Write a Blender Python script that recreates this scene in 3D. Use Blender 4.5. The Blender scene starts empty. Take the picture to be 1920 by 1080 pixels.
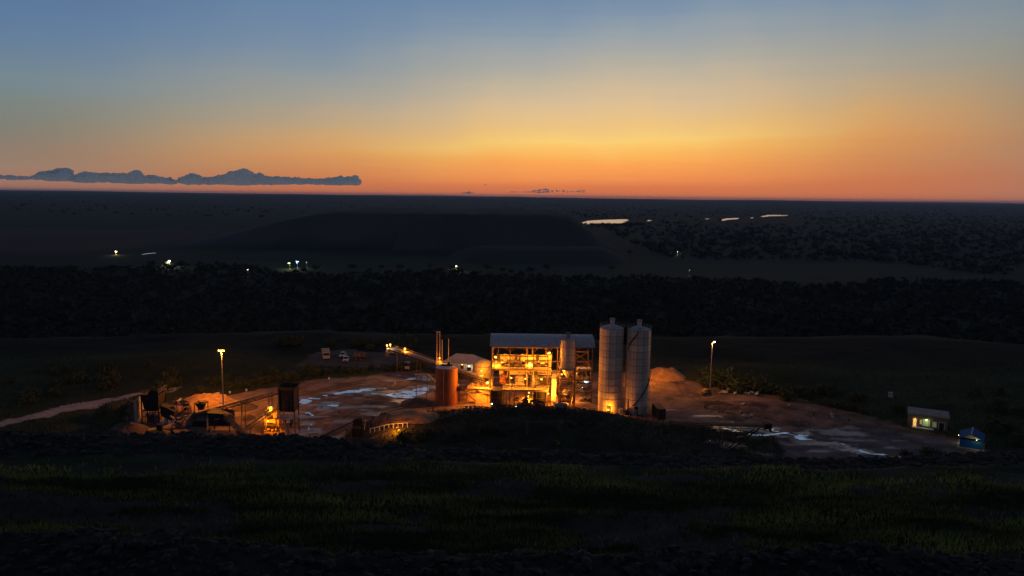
import bpy, bmesh, math, random
import numpy as np
from mathutils import Vector, Matrix

random.seed(7); rng = np.random.default_rng(7)
sc = bpy.context.scene
COL = sc.collection
R = math.radians

# ------------------------------------------------------------------ camera
CAM_Z, PITCH, ROLL, FPX = 56.0, R(7.04), R(0.72), 1392.0
FWD = Vector((0, math.cos(PITCH), -math.sin(PITCH)))
UP0 = Vector((0, math.sin(PITCH), math.cos(PITCH)))
RT0 = Vector((1, 0, 0))
RT = math.cos(ROLL) * RT0 + math.sin(ROLL) * UP0
UP = -math.sin(ROLL) * RT0 + math.cos(ROLL) * UP0
cam = bpy.data.cameras.new('camera')
cam.sensor_width = 36.0
cam.lens = 36.0 * FPX / 1920.0
cam.clip_start = 0.5
cam.clip_end = 120000
camo = bpy.data.objects.new('camera', cam)
COL.objects.link(camo)
m = Matrix((RT, UP, -FWD)).transposed().to_4x4()
m.translation = (0, 0, CAM_Z)
camo.matrix_world = m
sc.camera = camo

# survey helpers: turn a sight line of the photograph into a place in the world
def ray(px, py):
    return FWD + RT * ((px - 960) / FPX) + UP * ((540 - py) / FPX)
def PZ(px, py, z=0.0):
    d = ray(px, py); t = (z - CAM_Z) / d.z
    return Vector((d.x * t, d.y * t, z))
def PY(px, py, Y):
    d = ray(px, py); t = Y / d.y
    return Vector((d.x * t, Y, CAM_Z + d.z * t))
def scale_at(Y, z=0):
    return FPX / (Y * math.cos(PITCH) + (CAM_Z - z) * math.sin(PITCH))

# ------------------------------------------------------------------ world: dusk sky
SUN_AZ = R(7.0)
def lin(c):
    return tuple(((v / 255) / 12.92 if v / 255 <= 0.04045 else ((v / 255 + 0.055) / 1.055) ** 2.4) for v in c)
world = bpy.data.worlds.new('World')
sc.world = world
world.use_nodes = True
nt = world.node_tree
N, L = nt.nodes, nt.links
bg = N['Background']
def node(t, **kw):
    n = N.new(t)
    for k, v in kw.items():
        setattr(n, k, v)
    return n
def wmath(op, a, b=None, clamp=False):
    n = node('ShaderNodeMath', operation=op, use_clamp=clamp)
    for i, v in enumerate((a, b)):
        if v is None: continue
        if isinstance(v, (int, float)): n.inputs[i].default_value = v
        else: L.new(v, n.inputs[i])
    return n.outputs[0]
tc = node('ShaderNodeTexCoord')
sep = node('ShaderNodeSeparateXYZ'); L.new(tc.outputs['Generated'], sep.inputs[0])
elev = wmath('MULTIPLY', wmath('ARCSINE', sep.outputs[2]), 180 / math.pi)
# faint streaks of thin cloud near the horizon
mp = node('ShaderNodeMapping'); mp.inputs['Scale'].default_value = (2.2, 2.2, 75)
L.new(tc.outputs['Generated'], mp.inputs[0])
ns = node('ShaderNodeTexNoise'); ns.inputs['Scale'].default_value = 1.0; ns.inputs['Detail'].default_value = 4
L.new(mp.outputs[0], ns.inputs[0])
streak = wmath('MULTIPLY', wmath('SUBTRACT', ns.outputs[0], 0.5), 1.0)
# the glow hugs the horizon left of the set sun and climbs higher right of it, with faint uneven rays
hl = wmath('MAXIMUM', wmath('SQRT', wmath('ADD', wmath('MULTIPLY', sep.outputs[0], sep.outputs[0]), wmath('MULTIPLY', sep.outputs[1], sep.outputs[1]))), 0.001)
sina = wmath('DIVIDE', wmath('SUBTRACT', wmath('MULTIPLY', sep.outputs[0], math.cos(SUN_AZ)), wmath('MULTIPLY', sep.outputs[1], math.sin(SUN_AZ))), hl)
fall = wmath('POWER', 2.718, wmath('MULTIPLY', wmath('MAXIMUM', elev, 0.0), -1 / 14.0))
tilt = wmath('MULTIPLY', wmath('MULTIPLY', wmath('MAXIMUM', elev, 0.0), wmath('MULTIPLY', sina, -0.75)), fall)
rn = node('ShaderNodeTexNoise'); rn.inputs['Scale'].default_value = 7.0; rn.inputs['Detail'].default_value = 3
cb3 = node('ShaderNodeCombineXYZ'); L.new(wmath('DIVIDE', sep.outputs[0], hl), cb3.inputs[0]); L.new(wmath('DIVIDE', sep.outputs[1], hl), cb3.inputs[1]); L.new(wmath('MULTIPLY', sep.outputs[2], 0.8), cb3.inputs[2])
L.new(cb3.outputs[0], rn.inputs[0])
rays = wmath('MULTIPLY', wmath('MULTIPLY', wmath('SUBTRACT', rn.outputs[0], 0.5), 0.55), wmath('MULTIPLY', wmath('MAXIMUM', elev, 0.0), fall))
elev2 = wmath('ADD', wmath('ADD', elev, streak), wmath('ADD', tilt, rays))
# ramp position: square-root spacing so that the low sky has room
pos = wmath('SQRT', wmath('MULTIPLY', wmath('MAXIMUM', elev2, 0.0), 1 / 90.0))
def ramp(stops):
    r = node('ShaderNodeValToRGB')
    els = r.color_ramp.elements
    while len(els) > 1: els.remove(els[-1])
    for i, (e, c) in enumerate(stops):
        p = math.sqrt(e / 90.0)
        el = els[0] if i == 0 else els.new(p)
        el.position = p
        el.color = (*lin(c), 1)
    L.new(pos, r.inputs[0])
    return r.outputs[0]
ZEN = [(24, (74, 94, 128)), (38, (50, 61, 86)), (60, (35, 41, 56)), (90, (29, 34, 46))]
sun_r = ramp([(0, (220, 116, 66)), (0.8, (226, 118, 58)), (1.5, (246, 142, 62)), (2.4, (255, 160, 64)), (3.2, (255, 182, 76)),
              (4.2, (253, 206, 106)), (5.4, (238, 194, 122)), (7, (222, 190, 145)), (8.5, (198, 182, 155)),
              (10, (175, 172, 162)), (11.5, (155, 163, 168)), (13, (130, 150, 170)), (15, (106, 134, 166))] + ZEN)
mid_r = ramp([(0, (206, 112, 72)), (1.2, (204, 116, 68)), (2.4, (205, 134, 78)), (3.6, (214, 148, 84)), (5, (205, 158, 104)),
              (6.2, (188, 160, 124)), (8, (165, 158, 144)), (10, (146, 153, 155)), (12, (120, 142, 163)),
              (14.5, (103, 131, 165))] + ZEN)
off_r = ramp([(0, (174, 118, 98)), (1.2, (166, 120, 98)), (2.2, (156, 126, 106)), (3.2, (147, 124, 106)), (5, (133, 127, 114)),
              (6, (127, 129, 120)), (7.5, (122, 133, 130)), (9, (116, 135, 145)), (11, (101, 127, 153)),
              (13, (90, 120, 156)), (15, (83, 113, 150))] + ZEN)
anti_r = ramp([(0, (96, 98, 116)), (4, (128, 122, 138)), (10, (130, 129, 150)), (18, (102, 115, 150))] + ZEN)
# horizontal angle from the place where the sun went down
dt = wmath('DIVIDE', wmath('ADD', wmath('MULTIPLY', sep.outputs[0], math.sin(SUN_AZ)), wmath('MULTIPLY', sep.outputs[1], math.cos(SUN_AZ))), wmath('MAXIMUM', hl, 0.001))
daz = wmath('MULTIPLY', wmath('ARCCOSINE', wmath('MINIMUM', wmath('MAXIMUM', dt, -1.0), 1.0)), 180 / math.pi)
daz = wmath('MULTIPLY', daz, wmath('ADD', 1.0, wmath('MULTIPLY', wmath('MAXIMUM', sina, 0.0), 0.38)))
def mr(v, a, b):
    n = node('ShaderNodeMapRange', interpolation_type='SMOOTHSTEP')
    L.new(v, n.inputs[0]); n.inputs[1].default_value = a; n.inputs[2].default_value = b
    return n.outputs[0]
def mix(f, a, b):
    n = node('ShaderNodeMix', data_type='RGBA')
    L.new(f, n.inputs[0]); L.new(a, n.inputs[6]); L.new(b, n.inputs[7])
    return n.outputs[2]
c1 = mix(mr(daz, 3, 25), sun_r, mid_r)
c2 = mix(mr(daz, 20, 42), c1, off_r)
c3 = mix(mr(daz, 45, 120), c2, anti_r)
# physical sky of a sun just below the horizon, adds its share of twilight
sky = node('ShaderNodeTexSky', sky_type='NISHITA', sun_disc=False)
sky.sun_elevation = R(-5.0); sky.sun_rotation = SUN_AZ
addn = node('ShaderNodeMix', data_type='RGBA', blend_type='ADD')
addn.inputs[0].default_value = 0.05
L.new(c3, addn.inputs[6]); L.new(sky.outputs[0], addn.inputs[7])
hs = node('ShaderNodeHueSaturation'); hs.inputs['Saturation'].default_value = 0.96
L.new(addn.outputs[2], hs.inputs['Color']); L.new(hs.outputs[0], bg.inputs[0])
bg.inputs[1].default_value = 1.0

vs = sc.view_settings
vs.view_transform = 'Standard'
vs.look = 'None'
vs.exposure = 0.0
vs.gamma = 1.0
cy = sc.cycles
cy.use_denoising = True
cy.max_bounces = 6
cy.diffuse_bounces = 3
cy.glossy_bounces = 3
cy.transmission_bounces = 3
cy.volume_bounces = 0
cy.sample_clamp_indirect = 4.0
cy.caustics_reflective = False
cy.caustics_refractive = False

# ------------------------------------------------------------------ materials
MATS = {}
def mat(name, col, rough=0.85, metal=0.0, var=0.25, scale=1.5, bump=0.3, bdist=0.05, streak=False, spec=0.3, col2=None):
    if name in MATS: return MATS[name]
    M = bpy.data.materials.new(name); M.use_nodes = True
    n, l = M.node_tree.nodes, M.node_tree.links
    b = n['Principled BSDF']
    b.inputs['Roughness'].default_value = rough
    b.inputs['Metallic'].default_value = metal
    b.inputs['Specular IOR Level'].default_value = spec
    t = n.new('ShaderNodeTexCoord')
    src = t.outputs['Object']
    if streak:
        mpn = n.new('ShaderNodeMapping'); mpn.inputs['Scale'].default_value = (1, 1, 0.12)
        l.new(src, mpn.inputs[0]); src = mpn.outputs[0]
    nz = n.new('ShaderNodeTexNoise'); nz.inputs['Scale'].default_value = scale; nz.inputs['Detail'].default_value = 7
    nz.inputs['Roughness'].default_value = 0.65
    l.new(src, nz.inputs[0])
    cr = n.new('ShaderNodeValToRGB')
    c2 = col2 or tuple(v * (1 - var * 1.6) for v in col)
    cr.color_ramp.elements[0].position = 0.3; cr.color_ramp.elements[0].color = (*c2, 1)
    cr.color_ramp.elements[1].position = 0.7; cr.color_ramp.elements[1].color = (*[min(1, v * (1 + var)) for v in col], 1)
    l.new(nz.outputs[0], cr.inputs[0]); l.new(cr.outputs[0], b.inputs['Base Color'])
    if bump:
        bn = n.new('ShaderNodeBump'); bn.inputs['Strength'].default_value = bump; bn.inputs['Distance'].default_value = bdist
        l.new(nz.outputs[0], bn.inputs['Height']); l.new(bn.outputs[0], b.inputs['Normal'])
    MATS[name] = M
    return M
def emat(name, col, strength):
    if name in MATS: return MATS[name]
    M = bpy.data.materials.new(name); M.use_nodes = True
    b = M.node_tree.nodes['Principled BSDF']
    b.inputs['Base Color'].default_value = (*col, 1)
    b.inputs['Emission Color'].default_value = (*col, 1)
    b.inputs['Emission Strength'].default_value = strength
    MATS[name] = M
    return M

SODIUM = (1.0, 0.285, 0.012)
steel = mat('rusty_steel', (0.125, 0.08, 0.055), 0.7, 0.1, 0.35, 2.5)
steel_grey = mat('grey_painted_steel', (0.27, 0.25, 0.23), 0.6, 0.1, 0.3, 2.0)
steel_dark = mat('dark_steel', (0.028, 0.025, 0.023), 0.75, 0.1, 0.4, 2.0)
galv = mat('galvanised_sheet', (0.46, 0.45, 0.44), 0.6, 0.0, 0.18, 1.2, 0.1)
silo_mat = mat('weathered_silo_plate', (0.58, 0.49, 0.37), 0.62, 0.0, 0.22, 1.4, 0.08, streak=True)
_n, _l = silo_mat.node_tree.nodes, silo_mat.node_tree.links
_oi = _n.new('ShaderNodeObjectInfo'); _mr = _n.new('ShaderNodeMapRange'); _mr.inputs[3].default_value = 0.82; _mr.inputs[4].default_value = 1.12; _l.new(_oi.outputs['Random'], _mr.inputs[0])
_w = _n.new('ShaderNodeTexNoise'); _w.inputs['Scale'].default_value = 2.6; _w.inputs['Detail'].default_value = 6; _l.new(_n['Mapping'].outputs[0], _w.inputs[0])
_m2 = _n.new('ShaderNodeMapRange'); _m2.inputs[1].default_value = 0.35; _m2.inputs[2].default_value = 0.6; _m2.inputs[3].default_value = 0.74; _m2.inputs[4].default_value = 1.05; _l.new(_w.outputs[0], _m2.inputs[0])
_mm = _n.new('ShaderNodeMath'); _mm.operation = 'MULTIPLY'; _l.new(_mr.outputs[0], _mm.inputs[0]); _l.new(_m2.outputs[0], _mm.inputs[1])
_mx = _n.new('ShaderNodeMix'); _mx.data_type = 'RGBA'; _mx.blend_type = 'MULTIPLY'; _mx.inputs[0].default_value = 1
_l.new(_n['Color Ramp'].outputs[0], _mx.inputs[6]); _l.new(_mm.outputs[0], _mx.inputs[7]); _l.new(_mx.outputs[2], _n['Principled BSDF'].inputs['Base Color'])
seam_mat = mat('silo_seam', (0.16, 0.13, 0.11), 0.8, 0.0, 0.3, 3)
tank_brown = mat('brown_tank_paint', (0.24, 0.072, 0.032), 0.6, 0.0, 0.22, 0.9, 0.1, streak=True)
white_paint = mat('white_paint', (0.72, 0.71, 0.68), 0.6, 0.0, 0.12, 1.5, 0.1)
floor_concrete = mat('darkened_concrete', (0.19, 0.16, 0.13), 0.9, 0.0, 0.35, 1.2, 0.4)  # darker concrete base colour, tones down lit platform slabs and hut walls
concrete = mat('concrete', (0.34, 0.31, 0.27), 0.9, 0.0, 0.25, 1.2, 0.4)
cladding = mat('pale_cladding', (0.62, 0.52, 0.36), 0.7, 0.0, 0.16, 1.0, 0.1, streak=True)
belt_m = mat('rubber_belt', (0.035, 0.032, 0.03), 0.8, 0, 0.3, 3)
ore_sand = mat('orange_sand', (0.36, 0.22, 0.11), 0.95, 0, 0.28, 0.8, 0.7, 0.25, col2=(0.22, 0.125, 0.06))
dark_ore = mat('dark_ore', (0.10, 0.07, 0.055), 0.95, 0, 0.35, 1.0, 0.7, 0.2)
soil_m = mat('loose_soil', (0.13, 0.085, 0.06), 0.95, 0, 0.3, 0.7, 0.7, 0.2)
rock_m = mat('broken_rock', (0.050, 0.046, 0.038), 0.95, 0, 0.45, 1.6, 0.7, 0.1)
rock_pale = mat('pale_rock', (0.40, 0.37, 0.33), 0.85, 0, 0.3, 2.0, 0.6, 0.1)
leaf_m = mat('shrub_leaf', (0.055, 0.075, 0.028), 0.8, 0, 0.4, 0.8, 0)
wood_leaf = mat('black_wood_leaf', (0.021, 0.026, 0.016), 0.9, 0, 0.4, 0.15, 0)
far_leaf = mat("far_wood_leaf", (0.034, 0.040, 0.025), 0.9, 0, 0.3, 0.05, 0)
dim_concrete = mat('dimmed_concrete', (0.085, 0.085, 0.07), 0.95, 0, 0.3, 1.2, 0.4)  # concrete with its base colour darkened to keep the slope posts dim
leaf_dark = mat('tree_leaf', (0.035, 0.05, 0.025), 0.85, 0, 0.4, 0.15, 0)
bark_m = mat('bark', (0.09, 0.07, 0.05), 0.9, 0, 0.3, 4)
grass_m = mat('bench_grass', (0.27, 0.275, 0.06), 0.9, 0, 0.4, 1.0, 0, col2=(0.034, 0.042, 0.012))
verge_m = mat('verge_grass', (0.055, 0.060, 0.022), 0.9, 0, 0.4, 0.12, 0, col2=(0.018, 0.024, 0.009))
_n, _l = grass_m.node_tree.nodes, grass_m.node_tree.links
_mp = _n.new('ShaderNodeMapping'); _mp.inputs['Scale'].default_value = (0.045, 0.26, 0.1)
_l.new(_n['Texture Coordinate'].outputs['Object'], _mp.inputs[0]); _l.new(_mp.outputs[0], _n['Noise Texture'].inputs[0])
_n['Color Ramp'].color_ramp.elements[0].position = 0.40; _n['Color Ramp'].color_ramp.elements[1].position = 0.64
rubber = mat('tyre_rubber', (0.03, 0.03, 0.03), 0.85, 0, 0.2, 3)
blue_paint = mat('blue_roof_paint', (0.015, 0.10, 0.29), 0.8, 0, 0.2, 1.5, 0.1, spec=0.1)
yellow_paint = mat('yellow_machine_paint', (0.62, 0.36, 0.04), 0.5, 0, 0.25, 2.0, 0.1)
cream_paint = mat('cream_truck_paint', (0.50, 0.43, 0.32), 0.5, 0, 0.2, 2.0, 0.05)
black_gap = mat('dark_glass', (0.015, 0.016, 0.018), 0.15, 0, 0.1, 1, 0, spec=0.5)
blossom = mat('orange_blossom', (0.75, 0.30, 0.03), 0.7, 0, 0.2, 5, 0)
bulb_m = emat('sodium_bulb', (1.0, 0.42, 0.06), 4)
bulb_w = emat('white_bulb', (0.85, 1.0, 0.92), 10)
bulb_bl = emat('blue_bulb', (0.25, 0.5, 1.0), 10)
bulb_gr = emat('green_bulb', (0.75, 1.0, 0.35), 8)

# ------------------------------------------------------------------ mesh builder
class MB:
    def __init__(s): s.v = []; s.f = []
    def add(s, vs, fs):
        o = len(s.v); s.v.extend([tuple(p) for p in vs]); s.f.extend([tuple(i + o for i in f) for f in fs]); return s
    def box(s, c, size, rz=0.0, rot=None):
        hx, hy, hz = size[0] / 2, size[1] / 2, size[2] / 2
        M = rot or Matrix.Rotation(rz, 3, 'Z')
        pts = [Vector(c) + M @ Vector((x, y, z)) for x in (-hx, hx) for y in (-hy, hy) for z in (-hz, hz)]
        return s.add(pts, [(0, 1, 3, 2), (4, 6, 7, 5), (0, 4, 5, 1), (2, 3, 7, 6), (0, 2, 6, 4), (1, 5, 7, 3)])
    def bar(s, p, q, w=0.15, h=None):
        p, q = Vector(p), Vector(q); h = h or w
        d = (q - p)
        if d.length < 1e-5: return s
        z = d.normalized(); a = Vector((0, 0, 1)) if abs(z.z) < 0.95 else Vector((0, 1, 0))
        x = z.cross(a).normalized(); y = x.cross(z)
        pts = [b + x * sx * w / 2 + y * sy * h / 2 for b in (p, q) for sx, sy in ((-1, -1), (1, -1), (1, 1), (-1, 1))]
        return s.add(pts, [(0, 3, 2, 1), (4, 5, 6, 7), (0, 1, 5, 4), (1, 2, 6, 5), (2, 3, 7, 6), (3, 0, 4, 7)])
    def tube(s, p, q, r0, r1=None, n=14, caps=True):
        p, q = Vector(p), Vector(q); r1 = r0 if r1 is None else r1
        z = (q - p).normalized(); a = Vector((0, 0, 1)) if abs(z.z) < 0.95 else Vector((0, 1, 0))
        x = z.cross(a).normalized(); y = x.cross(z)
        pts = []
        for b, r in ((p, r0), (q, r1)):
            pts += [b + (x * math.cos(2 * math.pi * i / n) + y * math.sin(2 * math.pi * i / n)) * r for i in range(n)]
        fs = [(i, (i + 1) % n, n + (i + 1) % n, n + i) for i in range(n)]
        if caps: fs += [tuple(range(n - 1, -1, -1)), tuple(range(n, 2 * n))]
        return s.add(pts, fs)
    def path(s, pts, r, n=8):
        for a, b in zip(pts[:-1], pts[1:]): s.tube(a, b, r, r, n)
        return s
    def lathe(s, prof, n=28, c=(0, 0, 0)):
        pts = []
        for r, z in prof:
            pts += [(c[0] + r * math.cos(2 * math.pi * i / n), c[1] + r * math.sin(2 * math.pi * i / n), c[2] + z) for i in range(n)]
        fs = []
        for k in range(len(prof) - 1):
            for i in range(n):
                j = (i + 1) % n
                fs.append((k * n + i, k * n + j, (k + 1) * n + j, (k + 1) * n + i))
        return s.add(pts, fs)
    def mesh(s, name):
        me = bpy.data.meshes.new(name); me.from_pydata(s.v, [], s.f); me.update(); return me
    def build(s, name, material, parent=None, smooth=False, **tags):
        me = s.mesh(name); me.materials.append(material)
        if smooth:
            me.polygons.foreach_set('use_smooth', [True] * len(me.polygons))
            try: me.set_sharp_from_angle(angle=R(40))
            except Exception: pass
        return link(name, me, parent, **tags)
def link(name, me, parent=None, label=None, category=None, group=None, kind=None, loc=None, rz=None):
    o = bpy.data.objects.new(name, me); COL.objects.link(o)
    if parent: o.parent = parent
    if loc is not None: o.location = loc
    if rz is not None: o.rotation_euler = (0, 0, rz)
    tag(o, label, category, group, kind)
    return o
def tag(o, label=None, category=None, group=None, kind=None):
    if label: o['label'] = label
    if category: o['category'] = category
    if group: o['group'] = group
    if kind: o['kind'] = kind
    return o
def thing(name, label, category, loc=(0, 0, 0), rz=0.0, group=None):
    o = link(name, None, None, label, category, group, None, loc, rz)
    o.empty_display_size = 0.5
    return o
def copy_tree(o, parent=None):
    c = o.copy(); COL.objects.link(c); c.parent = parent
    for ch in list(o.children): copy_tree(ch, c)
    return c

# ------------------------------------------------------------------ noise and terrain
def vnoise(x, y, seed=0):
    xi = np.floor(x).astype(np.int64); yi = np.floor(y).astype(np.int64)
    xf = x - xi; yf = y - yi
    xf = xf * xf * (3 - 2 * xf); yf = yf * yf * (3 - 2 * yf)
    def h(a, b):
        n = (a * 374761393 + b * 668265263 + seed * 974711) & 0x7fffffff
        n = ((n ^ (n >> 13)) * 1274126177) & 0x7fffffff
        return ((n ^ (n >> 16)) & 0xffff) / 65535.0
    a = h(xi, yi) * (1 - xf) + h(xi + 1, yi) * xf
    b = h(xi, yi + 1) * (1 - xf) + h(xi + 1, yi + 1) * xf
    return (a * (1 - yf) + b * yf) * 2 - 1
def fbm(x, y, oct=4, seed=0):
    t = 0; a = 0.5
    for i in range(oct):
        t = t + a * vnoise(x * 2 ** i, y * 2 ** i, seed + i * 17); a *= 0.5
    return t
def ss(v, a, b):
    t = np.clip((v - a) / (b - a), 0, 1); return t * t * (3 - 2 * t)

def crest_table(pts, Y):
    q = [PY(px, py, Y) for px, py in pts]
    return np.array([p.x for p in q]), np.array([p.z for p in q])
NEAR = crest_table([(-200, 1012), (0, 1012), (150, 1006), (330, 1006), (420, 1020), (520, 1035), (650, 1046), (760, 1052), (900, 1052),
                    (1200, 1050), (1400, 1042), (1570, 1035), (1650, 1033), (1750, 1046), (1920, 1052), (2200, 1052)], 48)
CREST = crest_table([(-400, 812), (0, 818), (300, 822), (560, 826), (680, 838), (800, 852), (960, 856), (1150, 860), (1350, 868), (1500, 872),
                     (1700, 868), (1920, 858), (2300, 850)], 85)
RIDGE = crest_table([(600, 815), (660, 800), (700, 786), (745, 776), (830, 770), (900, 766), (950, 761), (985, 757), (1030, 763), (1075, 766),
                     (1130, 771), (1180, 783), (1240, 792), (1330, 799), (1420, 806), (1480, 822)], 172)
PAD = PZ(228, 785, 0)

def H(x, y):
    x = np.asarray(x, float); y = np.asarray(y, float)
    plain = -40 + 0.5 * fbm(x / 300, y / 300, 3, 5) * ss(y, 500, 700) * (1 - ss(y, 1800, 2300))
    hills = ss(y, 6000, 14000) * (52 + 62 * fbm(x / 5200, y / 9000, 4, 11) + 24 * fbm(x / 1500, y / 2500, 3, 71))
    left_up = ss(-x, 500, 4000) * ss(y, 1800, 6000) * 18
    plain = plain + np.maximum(hills, 0) + left_up
    # flat-topped tailings dump and the lower grey dump before it
    wob = 70 * fbm(x / 150, y / 150, 5, 21)
    top = ss(y + wob, 1260, 1420) * (1 - ss(y, 2100, 2250)) * ss(x + wob, -640, -330) * (1 - ss(x + wob, 60, 190))
    step = 0.55 * ss(y + wob * 0.5, 1260, 1310) + 0.45 * ss(y + wob * 0.5, 1330, 1400)
    plain = plain + 62 * top * step + 5 * fbm(x / 40, y / 90, 4, 23) * top
    low = ss(y + wob * 0.4, 1080, 1150) * (1 - ss(y, 1230, 1300)) * ss(x + wob * 0.5, -110, -40) * (1 - ss(x + wob * 0.5, 140, 190))
    plain = plain + 15 * low
    # plateau with the plant yard, edge falling to the plain
    edge = y + 26 * fbm(x / 60, y / 60, 3, 31) + np.clip(np.abs(x - 20) - 110, 0, 400) * 0.15
    pl = 1 - ss(edge, 292, 440)
    yard = 0.10 * fbm(x / 6, y / 6, 3, 41) + 0.35 * fbm(x / 25, y / 25, 2, 43)
    rough = ss(np.abs(x - 10), 95, 140) + ss(y, 225, 262)
    yard = yard * (0.5 + np.clip(rough, 0, 1) * 2.2)
    flat = (1 - ss(np.hypot((x - 12) / 26, (y - 200) / 14), 0.9, 1.2))
    yard = yard * (1 - flat)
    yard = yard + 3.2 * np.exp(-(((x + 112) / 28) ** 2 + ((y - 238) / 14) ** 2))
    yard = yard + 2.2 * np.exp(-(((x - 84) / 22) ** 2 + ((y - 236) / 10) ** 2))
    # earth ridge in front of the plant
    rz = np.interp(x, RIDGE[0], RIDGE[1], left=0, right=0)
    rz = np.maximum(rz, 0) + 0.35 * fbm(x / 3, y / 3, 3, 51) * (rz > 0.8)
    prof = np.where(y < 172, ss(y, 136, 172), 1 - ss(y, 172, 180))
    ridge = rz * prof
    pad = 3.4 * (1 - ss(np.hypot((x - PAD.x + 1.5) / 6.5, (y - PAD.y - 2) / 6.5), 0.45, 1.15))
    yard = np.maximum(yard, 0) * 0 + yard + ridge + pad
    z = plain * (1 - pl) + yard * pl
    # waste rock benches under the viewpoint
    zc = np.interp(x, CREST[0], CREST[1]); zn = np.interp(x, NEAR[0], NEAR[1])
    gr = 26.6 + 0.9 * fbm(x / 13, y / 5, 3, 61) + 0.5 * fbm(x / 5, y / 3, 2, 63)
    r1 = 0.5 * fbm(x / 1.7, y / 1.7, 3, 65)
    f = np.where(y < 25, 54.3 + (31.0 - 54.3) * np.clip((y + 1.5) / 26.0, 0, 1), 0.0)
    f = np.where((y >= 25) & (y < 48), 31.0 + (zn - 31.0) * ss(y, 36, 47.5) + r1 * ss(y, 25, 30), f)
    f = np.where((y >= 48) & (y < 55), zn + (gr - zn) * ss(y, 48.3, 54.8) + r1 * (1 - ss(y, 50, 55)), f)
    f = np.where((y >= 55) & (y < 78), gr, f)
    f = np.where((y >= 78) & (y < 85), gr + (zc - gr) * ss(y, 78, 84.5) + 0.6 * r1 * ss(y, 78, 83), f)
    f = np.where(y >= 85, zc * (1 - ss(y, 85.5, 116)) + 0.6 * r1 * (1 - ss(y, 85, 116)), f)
    return np.where(y < 116, f + (z * 0), z)
def hz(x, y):
    return float(H(np.array([x]), np.array([y]))[0])
def on_ground(px, py):
    """walk along a sight line until it meets the terrain"""
    d = ray(px, py)
    Ys = np.concatenate([np.arange(118, 460, 0.25), np.geomspace(460, 30000, 1500)])
    xs = d.x / d.y * Ys; zs = CAM_Z + d.z / d.y * Ys
    g = H(xs, Ys)
    k = np.argmax(zs <= g) if (zs <= g).any() else len(Ys) - 1
    return Vector((xs[k], Ys[k], float(g[k])))

def poly_px(pts, z=0.0):
    return np.array([[p.x, p.y] for p in (PZ(a, b, z) for a, b in pts)])
def inside(poly, x, y):
    r = np.zeros(x.shape, bool); n = len(poly)
    for i in range(n):
        x1, y1 = poly[i]; x2, y2 = poly[(i + 1) % n]
        c = ((y1 > y) != (y2 > y)) & (x < (x2 - x1) * (y - y1) / ((y2 - y1) if y2 != y1 else 1e-9) + x1)
        r ^= c
    return r
def axis(lo, d0, d1, step, far, n):
    mid = np.arange(d0, d1 + 1e-6, step)
    up = d1 + np.geomspace(step, far - d1, n)
    dn = d0 - np.geomspace(step, d0 - lo, n) if lo < d0 - step else np.array([])
    return np.concatenate([dn[::-1], mid, up])
GX = axis(-45000, -140, 150, 0.9, 45000, 85)
GYa = np.arange(24, 125, 0.55); GYb = np.arange(125, 290, 0.9)
GY = np.concatenate([-np.geomspace(2, 3000, 12)[::-1], np.linspace(0, 23.5, 18), GYa, GYb, 290 + np.geomspace(1, 44000, 190)])
X, Y = np.meshgrid(GX, GY)
Z = H(X, Y)
nx, ny = len(GX), len(GY)
V = np.stack([X, Y, Z], -1).reshape(-1, 3)
idx = np.arange(nx * ny).reshape(ny, nx)
F = np.stack([idx[:-1, :-1], idx[:-1, 1:], idx[1:, 1:], idx[1:, :-1]], -1).reshape(-1, 4)
# land cover colours (what the ground is made of)
SOIL_L = poly_px([(236, 800), (262, 770), (330, 765), (390, 748), (450, 736), (530, 722), (600, 712), (700, 702), (780, 696), (835, 705), (915, 718), (930, 770),
                  (760, 776), (700, 800), (690, 850), (480, 860), (280, 850)])
SOIL_R = poly_px([(905, 700), (1215, 700), (1300, 716), (1380, 730), (1460, 742), (1560, 764), (1640, 782), (1700, 802), (1790, 822), (1850, 838), (1850, 862),
                  (1700, 890), (1340, 885), (1330, 808), (1240, 796), (1100, 775), (905, 772)])
ROAD = poly_px([(-80, 815), (0, 791), (100, 768), (180, 750), (225, 741), (285, 733), (330, 727), (325, 731), (285, 737), (230, 746), (180, 764), (120, 775), (0, 802), (-80, 830)])
LOT = poly_px([(560, 690), (590, 660), (640, 655), (720, 660), (790, 670), (830, 690), (780, 690), (700, 690), (620, 686)])
TRACK = poly_px([(690, 795), (760, 788), (860, 778), (960, 766), (960, 773), (860, 787), (760, 800), (690, 815)], 4.0)
GREY_R = poly_px([(1230, 760), (1330, 768), (1350, 792), (1480, 810), (1620, 800), (1860, 840), (1860, 890), (1330, 890), (1340, 805), (1240, 796)])
DIRT = [poly_px(p) for p in ([(1325, 755), (1352, 752), (1372, 760), (1366, 772), (1348, 778), (1330, 768)],
                             [(1378, 760), (1410, 755), (1440, 763), (1420, 772), (1390, 770)],
                             [(1352, 782), (1385, 776), (1400, 788), (1370, 792)], [(1470, 785), (1500, 788), (1505, 800), (1478, 800)])]
jx = X + 2.0 * fbm(X / 5, Y / 5, 3, 81) * 2; jy = Y + 2.0 * fbm(X / 5, Y / 5, 3, 83) * 2
near = (Y > 120) & (Y < 300)
def C(*c): return np.array(c)
col = np.empty(X.shape + (3,))
gmix = (0.5 + 0.9 * fbm(X / 14, Y / 7, 4, 91)).clip(0, 1)[..., None]
col[:] = C(0.030, 0.042, 0.018) * (1 - gmix) + C(0.066, 0.074, 0.028) * gmix
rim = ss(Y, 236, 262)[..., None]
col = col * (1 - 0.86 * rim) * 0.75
farm = (Y > 300)
fm = (0.5 + 0.8 * fbm(X / 160, Y / 220, 4, 93)).clip(0, 1)[..., None]
far_c = C(0.018, 0.026, 0.018) * (1 - fm) + C(0.042, 0.050, 0.031) * fm
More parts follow.
